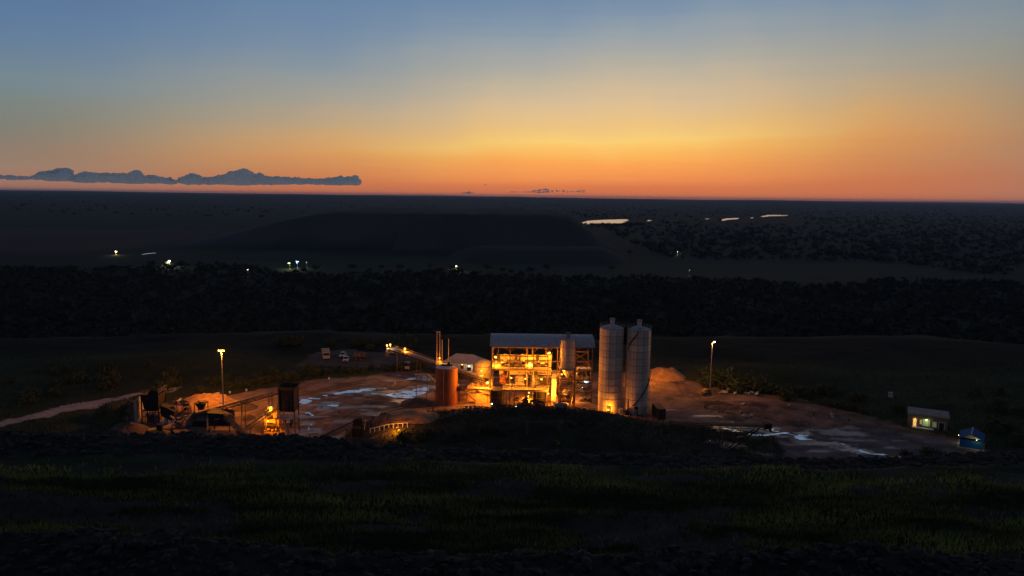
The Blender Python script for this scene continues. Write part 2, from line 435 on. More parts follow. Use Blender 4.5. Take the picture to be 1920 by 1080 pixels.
far_c = np.where(((Y > 420) & (Y < 900))[..., None], C(0.024, 0.029, 0.018), far_c)
fj = 190 * fbm(X / 210, Y / 300, 4, 97)
field = ((Y + fj > 900) & (Y + fj * .8 < 1180) & (X > -420) & (X < 900) & (fbm(X / 220, Y / 90, 3, 95) > -0.35))[..., None]
far_c = np.where(field, C(0.046, 0.058, 0.034) * (0.8 + 0.4 * fm), far_c)
dump = ((Y > 1200) & (Y < 2300) & (X > -700) & (X < 240) & (Z > -37))[..., None]
far_c = np.where(dump, C(0.078, 0.074, 0.070) * (0.8 + 0.5 * fm), far_c)
dump2 = ((Y > 1060) & (Y < 1300) & (X > -130) & (X < 210) & (Z > -38))[..., None]
far_c = np.where(dump2, C(0.072, 0.062, 0.060) * (0.8 + 0.5 * fm), far_c)
red = ((X < -700) & (Y > 1150) & (Y < 1900))[..., None]
far_c = np.where(red, C(0.10, 0.06, 0.045) * (0.7 + 0.6 * fm), far_c)
col = np.where(farm[..., None], far_c * 0.70, col)
def paint(poly, c, v=0.25, seed=0, sc_=3.0, msk=near):
    k = inside(poly, jx, jy) & msk
    t = (1 + v * 2 * fbm(X / sc_, Y / sc_, 4, seed))[..., None]
    col[k] = (C(*c) * t)[k]
paint(SOIL_L, (0.200, 0.137, 0.102), 0.45, 101)
MUD = poly_px([(560, 770), (600, 735), (690, 722), (810, 720), (812, 748), (740, 765), (690, 800), (660, 835), (570, 838)])
paint(MUD, (0.155, 0.118, 0.098), 0.4, 102)
paint(SOIL_R, (0.180, 0.120, 0.090), 0.45, 103)
paint(GREY_R, (0.140, 0.118, 0.116), 0.35, 105)
for p in DIRT: paint(p, (0.07, 0.048, 0.036), 0.3, 107, 2.0)
paint(ROAD, (0.40, 0.33, 0.27), 0.12, 109)
paint(LOT, (0.115, 0.085, 0.07), 0.25, 111)
PUD = [
    [(554, 754), (566, 747), (590, 743), (612, 739), (616, 743), (598, 749), (580, 752), (560, 759)],
    [(560, 760), (570, 753), (586, 750), (582, 755), (570, 759)],
    [(612, 742), (628, 736), (656, 731), (690, 728.5), (704, 729), (698, 733), (672, 736), (648, 738), (622, 742)],
    [(722, 742), (738, 734), (768, 730), (800, 726), (807, 729), (800, 737), (784, 744), (774, 750), (762, 748), (736, 747)],
    [(742, 711), (760, 708), (776, 708.5), (778, 711.5), (758, 712.5)],
    [(792, 724.5), (800, 722.5), (806, 723), (800, 726)],
    [(610, 762), (620, 758), (638, 759.5), (640, 762.5), (624, 763.5)],
    [(567, 775), (574, 772), (588, 778), (590, 783), (580, 780), (572, 777)],
    [(572, 806), (578, 794), (586, 788), (584, 796), (576, 810)],
    [(556, 783), (566, 781), (574, 783), (564, 785)],
    [(692, 737.5), (712, 738), (736, 741), (718, 742), (700, 740)],
    [(1344, 810), (1362, 817), (1400, 824.5), (1432, 827), (1470, 822), (1500, 825), (1530, 831), (1510, 830), (1480, 825.5), (1455, 827.5), (1420, 829.5), (1390, 828), (1358, 820)],
    [(1380, 808), (1410, 812), (1440, 815), (1436, 818), (1404, 815), (1384, 812)],
    [(1440, 806), (1470, 812), (1498, 818), (1500, 820), (1470, 815), (1442, 809)],
    [(1489, 817), (1500, 814), (1508, 817), (1512, 822), (1525, 826), (1510, 828), (1492, 826), (1488, 822)],
    [(1443, 805.5), (1450, 802), (1458, 805), (1455, 807.5), (1447, 807.5)],
    [(1530, 829.5), (1580, 833), (1600, 841), (1630, 849), (1660, 852), (1670, 860), (1676, 868), (1666, 860), (1655, 854.5), (1625, 852), (1598, 845), (1578, 837), (1545, 832)],
    [(1586, 841), (1600, 843), (1622, 850), (1612, 851), (1594, 846)],
    [(1340, 791), (1350, 790), (1350, 792.5), (1341, 793)],
    [(310, 788), (322, 785), (330, 787), (320, 790)],
]
wet = np.zeros(X.shape)
for p_ in PUD:        # wet mud margins
    q_ = poly_px(p_); c_ = q_.mean(0); ext = np.ptp(q_, 0)
    kk_ = inside(c_ + (q_ - c_) * (1 + np.array([3.0, 3.0]) / np.maximum(ext, 1.5)), jx, jy) & near
    col[kk_] *= 0.66
    kw_ = inside(c_ + (q_ - c_) * (1 + np.array([9.0, 7.0]) / np.maximum(ext, 2.5)), jx, jy) & near
    wet[kw_] = np.maximum(wet[kw_], ss(fbm(X / 5, Y / 2.2, 4, 141)[kw_], -.15, .2))
wet = np.maximum(wet, 0.8 * ss(fbm(X / 7, Y / 2.6, 4, 143), .05, .3) * (inside(MUD, jx, jy) | inside(GREY_R, jx, jy)) * near)
ridge_m = near & (Y < 181) & (Y > 136) & (X > RIDGE[0][1]) & (X < RIDGE[0][-1])
rt = (1 + 0.8 * fbm(X / 4, Y / 4, 4, 113))[..., None]
col[ridge_m & (Z > 0.6)] = (C(0.045, 0.048, 0.030) * rt)[ridge_m & (Z > 0.6)]
k = ridge_m & (Y > 168.5) & (Z > 1.0); col[k] = (C(0.075, 0.055, 0.042) * rt)[k]
paint(TRACK, (0.15, 0.11, 0.085), 0.2, 115)
# bare rubble on the bench edges
rub = ((Y > 24) & (Y < 53.5)) | ((Y > 79.5 + 2 * fbm(X / 4, Y / 4, 2, 117)) & (Y < 118))
col[rub] = (C(0.034, 0.031, 0.026) * (1 + 0.8 * fbm(X / 1.5, Y / 1.5, 3, 119))[..., None])[rub]
bare = (Y > 53) & (Y < 80) & (fbm(X / 9, Y / 4, 4, 121) > 0.17)
col[bare] = C(0.052, 0.046, 0.036)
# wheel ruts in the yard
def rut(pts, w=0.45, z=0.0):
    q = [PZ(a, b, z) for a, b in pts]
    P = []
    for a, b in zip(q[:-1], q[1:]):
        n = max(2, int((b - a).length / 0.5))
        P += [a.lerp(b, i / n) for i in range(n)]
    for off in (-1.1, 1.1):
        for i in range(1, len(P)):
            d = (P[i] - P[i - 1]).normalized(); nrm = Vector((-d.y, d.x, 0))
            c = P[i] + nrm * off
            i0 = np.searchsorted(GX, c.x - 1.2); i1 = np.searchsorted(GX, c.x + 1.2); j0 = np.searchsorted(GY, c.y - 1.2); j1 = np.searchsorted(GY, c.y + 1.2)
            dd = (GX[None, i0:i1] - c.x) ** 2 + (GY[j0:j1, None] - c.y) ** 2
            kk = dd < 0.6
            col[j0:j1, i0:i1][kk] *= 0.88
            Vz = V.reshape(ny, nx, 3)[j0:j1, i0:i1, 2]; Vz[kk] -= 0.018
for pts in ([(560, 800), (600, 760), (680, 735), (760, 722), (815, 722)], [(590, 830), (640, 780), (700, 752), (800, 748)],
            [(430, 790), (500, 770), (560, 745), (640, 722), (740, 706)], [(680, 800), (700, 760), (760, 728), (800, 705)],
            [(470, 760), (560, 738), (680, 716)], [(620, 830), (680, 790), (720, 770), (800, 756)],
            [(1240, 780), (1300, 765), (1400, 755), (1520, 775), (1690, 815)], [(1270, 710), (1285, 735), (1330, 760), (1480, 800)],
            [(1250, 740), (1300, 745), (1380, 765), (1600, 830)]):
    rut(pts)
me = bpy.data.meshes.new('ground')
me.vertices.add(len(V)); me.vertices.foreach_set('co', V.ravel())
me.loops.add(F.size); me.loops.foreach_set('vertex_index', F.ravel())
me.polygons.add(len(F)); me.polygons.foreach_set('loop_start', np.arange(0, F.size, 4)); me.polygons.foreach_set('loop_total', np.full(len(F), 4))
me.update(calc_edges=True)
ca = me.color_attributes.new('cover', 'FLOAT_COLOR', 'POINT')
ca.data.foreach_set('color', np.concatenate([col.reshape(-1, 3), np.ones((len(V), 1))], 1).clip(0, 1).ravel())
wa = me.attributes.new('wet', 'FLOAT', 'POINT'); wa.data.foreach_set('value', wet.ravel())
me.polygons.foreach_set('use_smooth', np.ones(len(F), bool))
M = bpy.data.materials.new('ground_cover'); M.use_nodes = True
n, l = M.node_tree.nodes, M.node_tree.links
b = n['Principled BSDF']; b.inputs['Roughness'].default_value = 0.95; b.inputs['Specular IOR Level'].default_value = 0.1
at = n.new('ShaderNodeAttribute'); at.attribute_name = 'cover'
aw = n.new('ShaderNodeAttribute'); aw.attribute_name = 'wet'
r1_ = n.new('ShaderNodeMapRange'); r1_.inputs[3].default_value = 0.95; r1_.inputs[4].default_value = 0.30; l.new(aw.outputs['Fac'], r1_.inputs[0]); l.new(r1_.outputs[0], b.inputs['Roughness'])
r2_ = n.new('ShaderNodeMapRange'); r2_.inputs[3].default_value = 0.1; r2_.inputs[4].default_value = 0.9; l.new(aw.outputs['Fac'], r2_.inputs[0]); l.new(r2_.outputs[0], b.inputs['Specular IOR Level'])
t = n.new('ShaderNodeTexCoord')
nz = n.new('ShaderNodeTexNoise'); nz.inputs['Scale'].default_value = 0.9; nz.inputs['Detail'].default_value = 9; nz.inputs['Roughness'].default_value = 0.7
l.new(t.outputs['Object'], nz.inputs[0])
mr_ = n.new('ShaderNodeMapRange'); mr_.inputs[1].default_value = 0.25; mr_.inputs[2].default_value = 0.75; mr_.inputs[3].default_value = 0.6; mr_.inputs[4].default_value = 1.4
l.new(nz.outputs[0], mr_.inputs[0])
mx = n.new('ShaderNodeMix'); mx.data_type = 'RGBA'; mx.blend_type = 'MULTIPLY'; mx.inputs[0].default_value = 1
l.new(at.outputs['Color'], mx.inputs[6]); l.new(mr_.outputs[0], mx.inputs[7]); l.new(mx.outputs[2], b.inputs['Base Color'])
bn = n.new('ShaderNodeBump'); bn.inputs['Strength'].default_value = 0.6; bn.inputs['Distance'].default_value = 0.25
l.new(nz.outputs[0], bn.inputs['Height']); l.new(bn.outputs[0], b.inputs['Normal'])
me.materials.append(M)
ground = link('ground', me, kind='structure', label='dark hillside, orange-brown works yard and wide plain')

# ------------------------------------------------------------------ water
WM = bpy.data.materials.new('still_water'); WM.use_nodes = True
n, l = WM.node_tree.nodes, WM.node_tree.links
b = n['Principled BSDF']; b.inputs['Base Color'].default_value = (0.80, 0.76, 0.72, 1); b.inputs['Metallic'].default_value = 0.85
b.inputs['Roughness'].default_value = 0.12
t = n.new('ShaderNodeTexCoord'); nz = n.new('ShaderNodeTexNoise'); nz.inputs['Scale'].default_value = 0.7; nz.inputs['Detail'].default_value = 5
l.new(t.outputs['Object'], nz.inputs[0])
bn = n.new('ShaderNodeBump'); bn.inputs['Strength'].default_value = 0.12; bn.inputs['Distance'].default_value = 0.1
l.new(nz.outputs[0], bn.inputs['Height']); l.new(bn.outputs[0], b.inputs['Normal'])
n, l = WM.node_tree.nodes, WM.node_tree.links
mpw = n.new('ShaderNodeMapping'); mpw.inputs['Scale'].default_value = (0.35, 1.5, 1); l.new(n['Texture Coordinate'].outputs['Object'], mpw.inputs[0])
n2 = n.new('ShaderNodeTexNoise'); n2.inputs['Scale'].default_value = 1.0; n2.inputs['Detail'].default_value = 6; n2.inputs['Roughness'].default_value = 0.7; l.new(mpw.outputs[0], n2.inputs[0])
LM = WM.copy(); LM.name = 'lake_water'
LM.node_tree.nodes['Principled BSDF'].inputs['Roughness'].default_value = 0.2
LM.node_tree.nodes['Bump'].inputs['Strength'].default_value = 0.8
LM.node_tree.nodes['Bump'].inputs['Distance'].default_value = 0.25
LM.node_tree.nodes['Principled BSDF'].inputs['Metallic'].default_value = 1.0
LM.node_tree.nodes['Principled BSDF'].inputs['Base Color'].default_value = (1, 1, 1, 1)
cw = n.new('ShaderNodeValToRGB'); cw.color_ramp.elements[0].position = 0.34; cw.color_ramp.elements[0].color = (0.26, 0.21, 0.18, 1); cw.color_ramp.elements[1].position = 0.50; cw.color_ramp.elements[1].color = (0.97, 0.92, 0.86, 1)
l.new(n2.outputs[0], cw.inputs[0]); l.new(cw.outputs[0], n['Principled BSDF'].inputs['Base Color'])
def sheet(name, pts, z, jag=0.35, sub=4, follow=True, cell=None, warp=None):
    """flat irregular sheet of water: the cells of a fine grid that lie inside a wavering outline"""
    poly = poly_px(pts, z)
    lo, hi = poly.min(0), poly.max(0)
    c = cell or 0.34; wv = warp or 1.0
    gx = np.arange(lo[0] - 3 * wv, hi[0] + 3 * wv, c); gy = np.arange(lo[1] - 3 * wv, hi[1] + 3 * wv, c)
    A, B = np.meshgrid(gx, gy)
    sd = random.randint(0, 9999)
    wx = A + wv * 2.2 * fbm(A / (3.2 * wv), B / (1.5 * wv), 4, sd); wy = B + wv * 1.6 * fbm(A / (4.5 * wv), B / (1.4 * wv), 4, sd + 5)
    ins = inside(poly, wx, wy)
    if follow: ins &= fbm(A / 3.0, B / 1.0, 4, sd + 9) < 0.20
    jj, ii = np.nonzero(ins)
    ids = {}; vv = []; ff = []
    for j, i in zip(jj.tolist(), ii.tolist()):
        q = []
        for dj, di in ((0, 0), (0, 1), (1, 1), (1, 0)):
            k = (j + dj, i + di)
            if k not in ids: ids[k] = len(vv); vv.append([gx[0] + (i + di) * c, gy[0] + (j + dj) * c])
            q.append(ids[k])
        ff.append(q)
    if not vv: return None
    P = np.array(vv); E_ = np.array(ff); cnt = np.zeros(len(P))
    np.add.at(cnt, E_.ravel(), 1); rim_ = cnt < 4
    for _ in range(3):           # soften the stair-stepped rim
        acc = np.zeros_like(P); nn_ = np.zeros(len(P))
        for k in range(4):
            a_, b_ = E_[:, k], E_[:, (k + 1) % 4]
            np.add.at(acc, a_, P[b_]); np.add.at(nn_, a_, 1); np.add.at(acc, b_, P[a_]); np.add.at(nn_, b_, 1)
        P[rim_] = (0.4 * P + 0.6 * acc / nn_[:, None])[rim_]
    g = H(P[:, 0], P[:, 1]); lev = float(np.median(g))
    Z_ = np.maximum(g, lev) + 0.05 if follow else np.full(len(P), z)
    mm = bpy.data.meshes.new(name); mm.from_pydata(np.concatenate([P, Z_[:, None]], 1).tolist(), [], ff); mm.materials.append(WM if follow else LM)
    return link(name, mm, kind='structure')
for p in PUD: sheet('puddle', p, 0.02, warp=0.55)
lake = sheet('lake', [(1075, 425), (1083, 418), (1100, 414), (1128, 412), (1176, 411), (1178, 414), (1166, 418), (1140, 421), (1110, 422)], -39.3, 6, 5, False, 6, 8)
for p in ([(1210, 413.8), (1216, 412.4), (1226, 412.6), (1224, 414.4), (1214, 414.6)], [(1349, 412), (1360, 409.5), (1386, 408.6), (1384, 410.8), (1364, 412), (1358, 414), (1350, 413.6)],
          [(1424, 406), (1440, 402.6), (1478, 403.4), (1476, 404.8), (1446, 405.2), (1430, 407)], [(1318, 410.2), (1326, 409.6), (1330, 410.6), (1322, 411)],
          [(1404, 408.4), (1412, 407.6), (1414, 408.8), (1406, 409.2)]):
    sheet('lake', p, -39.3, 4, 3, False, 5, 5)
sheet('pond', [(262, 477.4), (272, 475), (290, 473.8), (292, 474.8), (276, 476.4), (266, 478)], -39.2, 1.5, 3, False, 1.5, 1.5)

# ------------------------------------------------------------------ clouds far beyond the haze
cloud_m = bpy.data.materials.new('cloud_vapour'); cloud_m.use_nodes = True
n, l = cloud_m.node_tree.nodes, cloud_m.node_tree.links
n.remove(n['Principled BSDF'])
d1 = n.new('ShaderNodeBsdfDiffuse'); d1.inputs[0].default_value = (0.80, 0.97, 0.97, 1)
d2 = n.new('ShaderNodeBsdfTranslucent'); d2.inputs[0].default_value = (0.80, 0.97, 0.97, 1)
ms = n.new('ShaderNodeMixShader'); ms.inputs[0].default_value = 0.62
l.new(d1.outputs[0], ms.inputs[1]); l.new(d2.outputs[0], ms.inputs[2]); l.new(ms.outputs[0], n['Material Output'].inputs[0])
def ico(sub):
    bm = bmesh.new(); bmesh.ops.create_icosphere(bm, subdivisions=sub, radius=1)
    v = np.array([x.co[:] for x in bm.verts]); f = [tuple(q.index for q in p.verts) for p in bm.faces]; bm.free(); return v, f
ICO1, ICO2, ICO3 = ico(1), ico(2), ico(3)
def cloud(prof, base_py, Yd, puff=1.0):
    """lumpy bank whose top follows the profile [(px, top_py)...]"""
    mb = MB(); pxs = [p[0] for p in prof]; tops = [p[1] for p in prof]
    sc0 = FPX / (Yd * 0.99)
    def blob(x, py, r, flat=.85, dx=1.25):
        c = PY(x, py, Yd + random.uniform(-700, 700)); rr = r / sc0
        jit = 1 + 0.08 * rng.standard_normal(len(ICO2[0]))
        vv = ICO2[0] * jit[:, None] * np.array([rr * dx, rr * 1.5, rr * flat]) + np.array(c)
        lo = PY(x, base_py(x) + 1.5, Yd).z + random.uniform(-30, 40)
        vv[:, 2] = np.maximum(vv[:, 2], lo)
        mb.add(vv, ICO2[1])
    x = pxs[0]; ph = random.uniform(0, 50)
    while x < pxs[-1]:
        tp = float(np.interp(x, pxs, tops)) + 5.5 * float(fbm(np.array([x / 11 + ph]), np.array([.5]), 4, 7)[0]) * min(1, (base_py(x) - float(np.interp(x, pxs, tops))) / 12 + .25); bp = base_py(x) - 1.2 + 3.0 * float(fbm(np.array([x / 16 + ph]), np.array([3.5]), 3, 9)[0]); h = bp - tp
        if h > 1.0 and not (h < 5 and random.random() < .3):
            blob(x, bp - h * .28, h * .45 * puff, .95, max(1.0, 3.5 / h))                       # body
            r = random.uniform(.16, .30) * h * puff + .7
            blob(x + random.uniform(-1.5, 1.5), tp + r * .8, r, .95, 1.1)                      # big head
            for k in range(3):                                                                # small heads round it
                r2 = random.uniform(.6, 1.5) * min(1, h / 7 + .2) * puff
                blob(x + random.uniform(-3, 3), tp + random.uniform(.2, .55) * h, r2, .9, 1.1)
        x += random.uniform(2.2, 4.6) if h > 5 else random.uniform(1.6, 3)
    o = mb.build('cloud', cloud_m, None, True, kind='structure')
    rm = o.modifiers.new('merge', 'REMESH'); rm.mode = 'VOXEL'; rm.voxel_size = 26; rm.use_smooth_shade = True
    return o
hor = lambda x: 354 + 24 * x / 1920
cloud([(-60, 327), (0, 328), (45, 331), (85, 322), (125, 315), (134, 322), (140, 332)], lambda x: 337 + x * 0.012, 47000)
cloud([(136, 330), (150, 323), (200, 326), (240, 325), (258, 320), (266, 330), (285, 329), (330, 336)], lambda x: 341 + (x - 140) * 0.02, 47000)
cloud([(322, 338), (345, 332), (364, 325), (380, 333), (400, 332), (430, 325), (457, 318), (476, 324), (510, 331), (560, 333), (600, 335), (625, 334), (650, 330), (668, 329), (681, 334), (672, 339)],
      lambda x: 345 + (x - 320) * 0.006, 47000)
cloud([(955, 360), (985, 358), (1024, 354), (1035, 357), (1070, 358), (1096, 357), (1098, 361)], lambda x: 362 + (x - 955) * 0.008, 47000, 0.55)
cloud([(862, 362), (880, 360), (892, 362)], lambda x: 363.5, 47000, 0.7)
cloud([(905, 347.5), (910, 345.5), (916, 347.5)], lambda x: 348, 47000, 0.8)
cloud([(1578, 364), (1586, 363), (1594, 364)], lambda x: 365, 47000, 0.7)

# ------------------------------------------------------------------ air
hb = MB().box((0, 20500, 25), (100000, 47000, 180))
HZ = bpy.data.materials.new('dusk_haze'); HZ.use_nodes = True
n, l = HZ.node_tree.nodes, HZ.node_tree.links
n.remove(n['Principled BSDF'])
pv = n.new('ShaderNodeVolumePrincipled'); pv.inputs['Color'].default_value = (0.58, 0.80, 1.0, 1); pv.inputs['Density'].default_value = 2.8e-5
l.new(pv.outputs[0], n['Material Output'].inputs['Volume'])
hb.build('haze', HZ, None, kind='stuff', label='thin blue dusk haze over the whole plain')

# ------------------------------------------------------------------ rocks
def rock_mesh(name, seed, sub=1, material=rock_m):
    r = np.random.default_rng(seed)
    v, f = (ICO1 if sub == 1 else ICO2)
    v = v * (1 + 0.22 * r.standard_normal((len(v), 1))) * np.array([1.15, 0.9, 0.75])
    for _ in range(3):
        d = r.standard_normal(3); d /= np.linalg.norm(d); k = v @ d; c = 0.6
        v = v - np.outer(np.maximum(k - c, 0), d)
    mm = bpy.data.meshes.new(name); mm.from_pydata(v.tolist(), [], f); mm.materials.append(material); return mm
ROCKS = [rock_mesh('rock', 300 + i) for i in range(8)]
PALE = [rock_mesh('boulder', 400 + i, 2, rock_pale) for i in range(4)]
def place_rock(meshes, x, y, r, name, label, cat_, group=None, sink=0.25):
    o = link(name, random.choice(meshes), None, label, cat_, group, None, (x, y, hz(x, y) + r * (0.75 - sink) * 0.8))
    o.rotation_euler = (random.uniform(-.5, .5), random.uniform(-.5, .5), random.uniform(0, 6.28)); o.scale = (r, r * random.uniform(.8, 1.2), r)
    return o
def rubble(name, n_, ys, xs, rs, label):
    vs_, fs_ = [], []; o = 0
    for i in range(n_):
        y = random.uniform(*ys); x = random.uniform(*xs) * y
        r = random.uniform(*rs) * (0.6 if random.random() < 0.6 else 1.1)
        v = ICO1[0] * (1 + 0.25 * rng.standard_normal((42 if len(ICO1[0]) == 42 else len(ICO1[0]), 1))) * np.array([1.2, .9, .7]) * r
        a = random.uniform(0, 6.28); ca_, sa = math.cos(a), math.sin(a)
        tl = random.uniform(-.6, .6)
        v = v @ np.array([[ca_, sa, 0], [-sa, ca_, 0], [0, 0, 1]]) @ np.array([[1, 0, 0], [0, math.cos(tl), math.sin(tl)], [0, -math.sin(tl), math.cos(tl)]])
        v = v + np.array([x, y, 0]); vs_.append(v); fs_.append(np.array(ICO1[1]) + o); o += len(v)
    P = np.concatenate(vs_)
    # seat every rock on the ground under its centre
    k = len(ICO1[0]); cx = P.reshape(-1, k, 3)[:, :, :2].mean(1); g = H(cx[:, 0], cx[:, 1])
    P = P.reshape(-1, k, 3); P[:, :, 2] += g[:, None] + 0.05; P = P.reshape(-1, 3)
    mm = bpy.data.meshes.new(name); mm.from_pydata(P.tolist(), [], np.concatenate(fs_).tolist()); mm.materials.append(rock_m)
    return link(name, mm, kind='stuff', label=label)
rubble('rubble', 2600, (37, 51), (-0.8, 0.8), (0.12, 0.42), 'dark broken rock along the bottom bench edge')
rubble('rubble', 3600, (80, 96), (-0.8, 0.8), (0.12, 0.5), 'dark broken rock along the far edge of the grass bench')
rubble('rubble', 500, (165, 174), (-0.08, 0.12), (0.12, 0.5), 'dark rubble on the earth ridge before the plant')
for i in range(80):
    y = random.uniform(44.5, 48.5); x = random.uniform(-.72, .72) * y
    place_rock(ROCKS, x, y, random.uniform(.25, .6), 'rock', 'large dark rock in the rubble at the bottom edge', 'rock', 'large rocks along the bottom edge')
for i in range(90):
    y = random.uniform(82.5, 86); x = random.uniform(-.72, .72) * y
    place_rock(ROCKS, x, y, random.uniform(.3, .75), 'rock', 'large dark rock on the far rim of the grass bench', 'rock', 'large rocks on the bench rim')

# ------------------------------------------------------------------ grass and plants
def blades(name, P, h_, w_, label, material=grass_m):
    n_ = len(P); g = H(P[:, 0], P[:, 1])
    a = rng.uniform(0, 6.28, n_); hh = rng.uniform(0.45, 1.0, n_) * h_; ww = w_ * rng.uniform(.6, 1.3, n_)
    dx, dy = np.cos(a), np.sin(a); lean = rng.normal(0, 0.35, (n_, 2)) * hh[:, None]
    A = np.stack([P[:, 0] - dx * ww, P[:, 1] - dy * ww, g - 0.05], 1); B = np.stack([P[:, 0] + dx * ww, P[:, 1] + dy * ww, g - 0.05], 1)
    Cc = np.stack([P[:, 0] + lean[:, 0], P[:, 1] + lean[:, 1], g + hh], 1)
    vv = np.stack([A, B, Cc], 1).reshape(-1, 3)
    mm = bpy.data.meshes.new(name)
    mm.vertices.add(len(vv)); mm.vertices.foreach_set('co', vv.ravel())
    mm.loops.add(3 * n_); mm.loops.foreach_set('vertex_index', np.arange(3 * n_))
    mm.polygons.add(n_); mm.polygons.foreach_set('loop_start', np.arange(0, 3 * n_, 3)); mm.polygons.foreach_set('loop_total', np.full(n_, 3))
    mm.update(calc_edges=True); mm.materials.append(material)
    return link(name, mm, kind='stuff', label=label)
def gather(n_, draw, keep):
    out = []; tot = 0
    while tot < n_:
        P = draw(n_ * 2); P = P[keep(P[:, 0], P[:, 1])]; out.append(P); tot += len(P)
    return np.concatenate(out)[:n_]
def d_bench(k):
    y = rng.uniform(53.5, 80, k); return np.stack([rng.uniform(-.75, .75, k) * y, y], 1)
blades('grass', gather(42000, d_bench, lambda x, y: ((fbm(x / 9, y / 4, 4, 121) < 0.17) | (rng.random(len(x)) < .12)) & (rng.random(len(x)) > ss(y + 6 * fbm(x / 6, y / 6, 3, 151), 72, 80))), 0.6, 0.08, 'dark green rough grass covering the bench in the foreground')
def d_verge(k):
    y = rng.uniform(165, 255, k); return np.stack([rng.uniform(-.75, .75, k) * y, y], 1)
def k_verge(x, y):
    return ~(inside(SOIL_L, x, y) | inside(SOIL_R, x, y) | inside(ROAD, x, y) | (inside(LOT, x, y) & (rng.random(len(x)) < .95)))
blades('grass', gather(22000, d_verge, k_verge), 0.8, 0.12, 'rough green grass and weeds round the works yard', verge_m)
def d_ridge(k):
    return np.stack([rng.uniform(RIDGE[0][1], RIDGE[0][-1], k), rng.uniform(138, 170, k)], 1)
blades('grass', gather(8000, d_ridge, lambda x, y: H(x, y) > .5), 0.7, 0.12, 'dark weeds on the slope below the plant', verge_m)

def foliage(name, seed, n_, rad, leaf, material, flat=0.75):
    r = np.random.default_rng(seed)
    cl = r.standard_normal((9, 3)); cl /= np.linalg.norm(cl, axis=1)[:, None]; cl *= r.uniform(.25, .75, (9, 1)); cl[:, 2] *= flat
    ctr = cl[r.integers(0, 9, n_)] + 0.26 * r.standard_normal((n_, 3))
    ctr[:, 2] = np.maximum(ctr[:, 2], -0.55)
    ctr *= rad
    a = r.standard_normal((n_, 3)); a /= np.linalg.norm(a, axis=1)[:, None]
    bb = np.cross(a, r.standard_normal((n_, 3))); bb /= np.linalg.norm(bb, axis=1)[:, None]
    s_ = leaf * r.uniform(.6, 1.4, (n_, 1))
    vv = np.stack([ctr - a * s_, ctr + bb * s_ * .6, ctr + a * s_, ctr - bb * s_ * .6], 1).reshape(-1, 3)
    mm = bpy.data.meshes.new(name); mm.from_pydata(vv.tolist(), [], np.arange(4 * n_).reshape(-1, 4).tolist()); mm.materials.append(material)
    return mm
CROWN = [foliage('crown', 500 + i, 420, 1.0, 0.13, leaf_m) for i in range(4)]
TCROWN = [foliage('crown', 520 + i, 260, 1.0, 0.17, leaf_dark, 0.6) for i in range(4)]
tb = MB()
for k in range(4):
    a = k * 1.6; tb.tube((0, 0, -0.3), (0.45 * math.cos(a), 0.45 * math.sin(a), 0.75), 0.06, 0.02, 5)
STEM = tb.mesh('stem'); STEM.materials.append(bark_m)
tb = MB(); tb.tube((0, 0, -0.1), (0.03, 0, 0.62), 0.07, 0.045, 7)
for k in range(3):
    a = k * 2.1; tb.tube((0.03, 0, 0.58), (0.03 + 0.3 * math.cos(a), 0.3 * math.sin(a), 0.95), 0.04, 0.015, 5)
TRUNK = tb.mesh('trunk'); TRUNK.materials.append(bark_m)
def shrub(x, y, r, label, group=None, name='shrub'):
    t = thing(name, label, 'shrub', (x, y, hz(x, y)), random.uniform(0, 6), group)
    s = link('stem', STEM, t); s.scale = (r, r, r * .9)
    c = link('crown', random.choice(CROWN), t); c.location = (0, 0, r * .6); c.scale = (r * random.uniform(1, 1.3), r, r * random.uniform(.8, 1.1))
    return t
def tree(x, y, hgt, label, group):
    t = thing('tree', label, 'tree', (x, y, hz(x, y)), random.uniform(0, 6), group)
    s = link('trunk', TRUNK, t); s.scale = (hgt * .8,) * 3
    c = link('crown', random.choice(TCROWN), t); c.location = (0, 0, hgt * .68); c.scale = (hgt * random.uniform(.42, .62), hgt * random.uniform(.42, .62), hgt * random.uniform(.3, .4))
    return t
def shrub_px(px, py, rpx, label, group):
    p = PZ(px, py, 0); return shrub(p.x, p.y, rpx / scale_at(p.y), label, group)
for i in range(24):
    px = random.uniform(1325, 1450); py = 729 + (px - 1325) * 0.13 + random.uniform(-22, 2)
    shrub_px(px, py, random.uniform(10, 18), 'dark green shrub in the thicket behind the right lamp post', 'shrubs behind the right lamp post')
for i in range(22):
    px = random.uniform(1455, 1700); py = 745 + (px - 1455) * 0.17 + random.uniform(-26, 4)
    shrub_px(px, py, random.uniform(8, 15), 'low dark shrub along the back of the right yard', 'shrubs along the back of the right yard')
for i in range(18):
    px = random.uniform(1785, 1920); py = random.uniform(740, 835)
    if px < 1850 and py > 790: continue
    shrub_px(px, py, random.uniform(10, 18), 'dark shrub on the slope behind the hut and shelter', 'shrubs behind the hut')
for i in range(26):
    px = random.uniform(330, 600); py = 738 - (px - 330) * 0.10 + random.uniform(-20, 2)
    shrub_px(px, py, random.uniform(6, 12), 'green shrub on the verge behind the left lamp post', 'shrubs on the verge behind the left lamp post')
for i in range(24):
    px = random.uniform(590, 815); py = 705 - (px - 590) * 0.06 + random.uniform(-10, 2)
    shrub_px(px, py, random.uniform(5, 9), 'weedy shrub on the bank below the parked vehicles', 'shrubs on the bank below the parked vehicles')
for i in range(16):
    px = random.uniform(520, 800); py = random.uniform(640, 656)
    shrub_px(px, py, random.uniform(8, 13), 'black bush on the plateau rim behind the parked vehicles', 'bushes on the plateau rim')
for i in range(22):
    px = random.uniform(20, 330); py = random.uniform(690, 735) + max(0, 130 - px) * 0.25
    shrub_px(px, py, random.uniform(8, 16), 'black shrub on the knoll above the access road', 'shrubs above the access road')
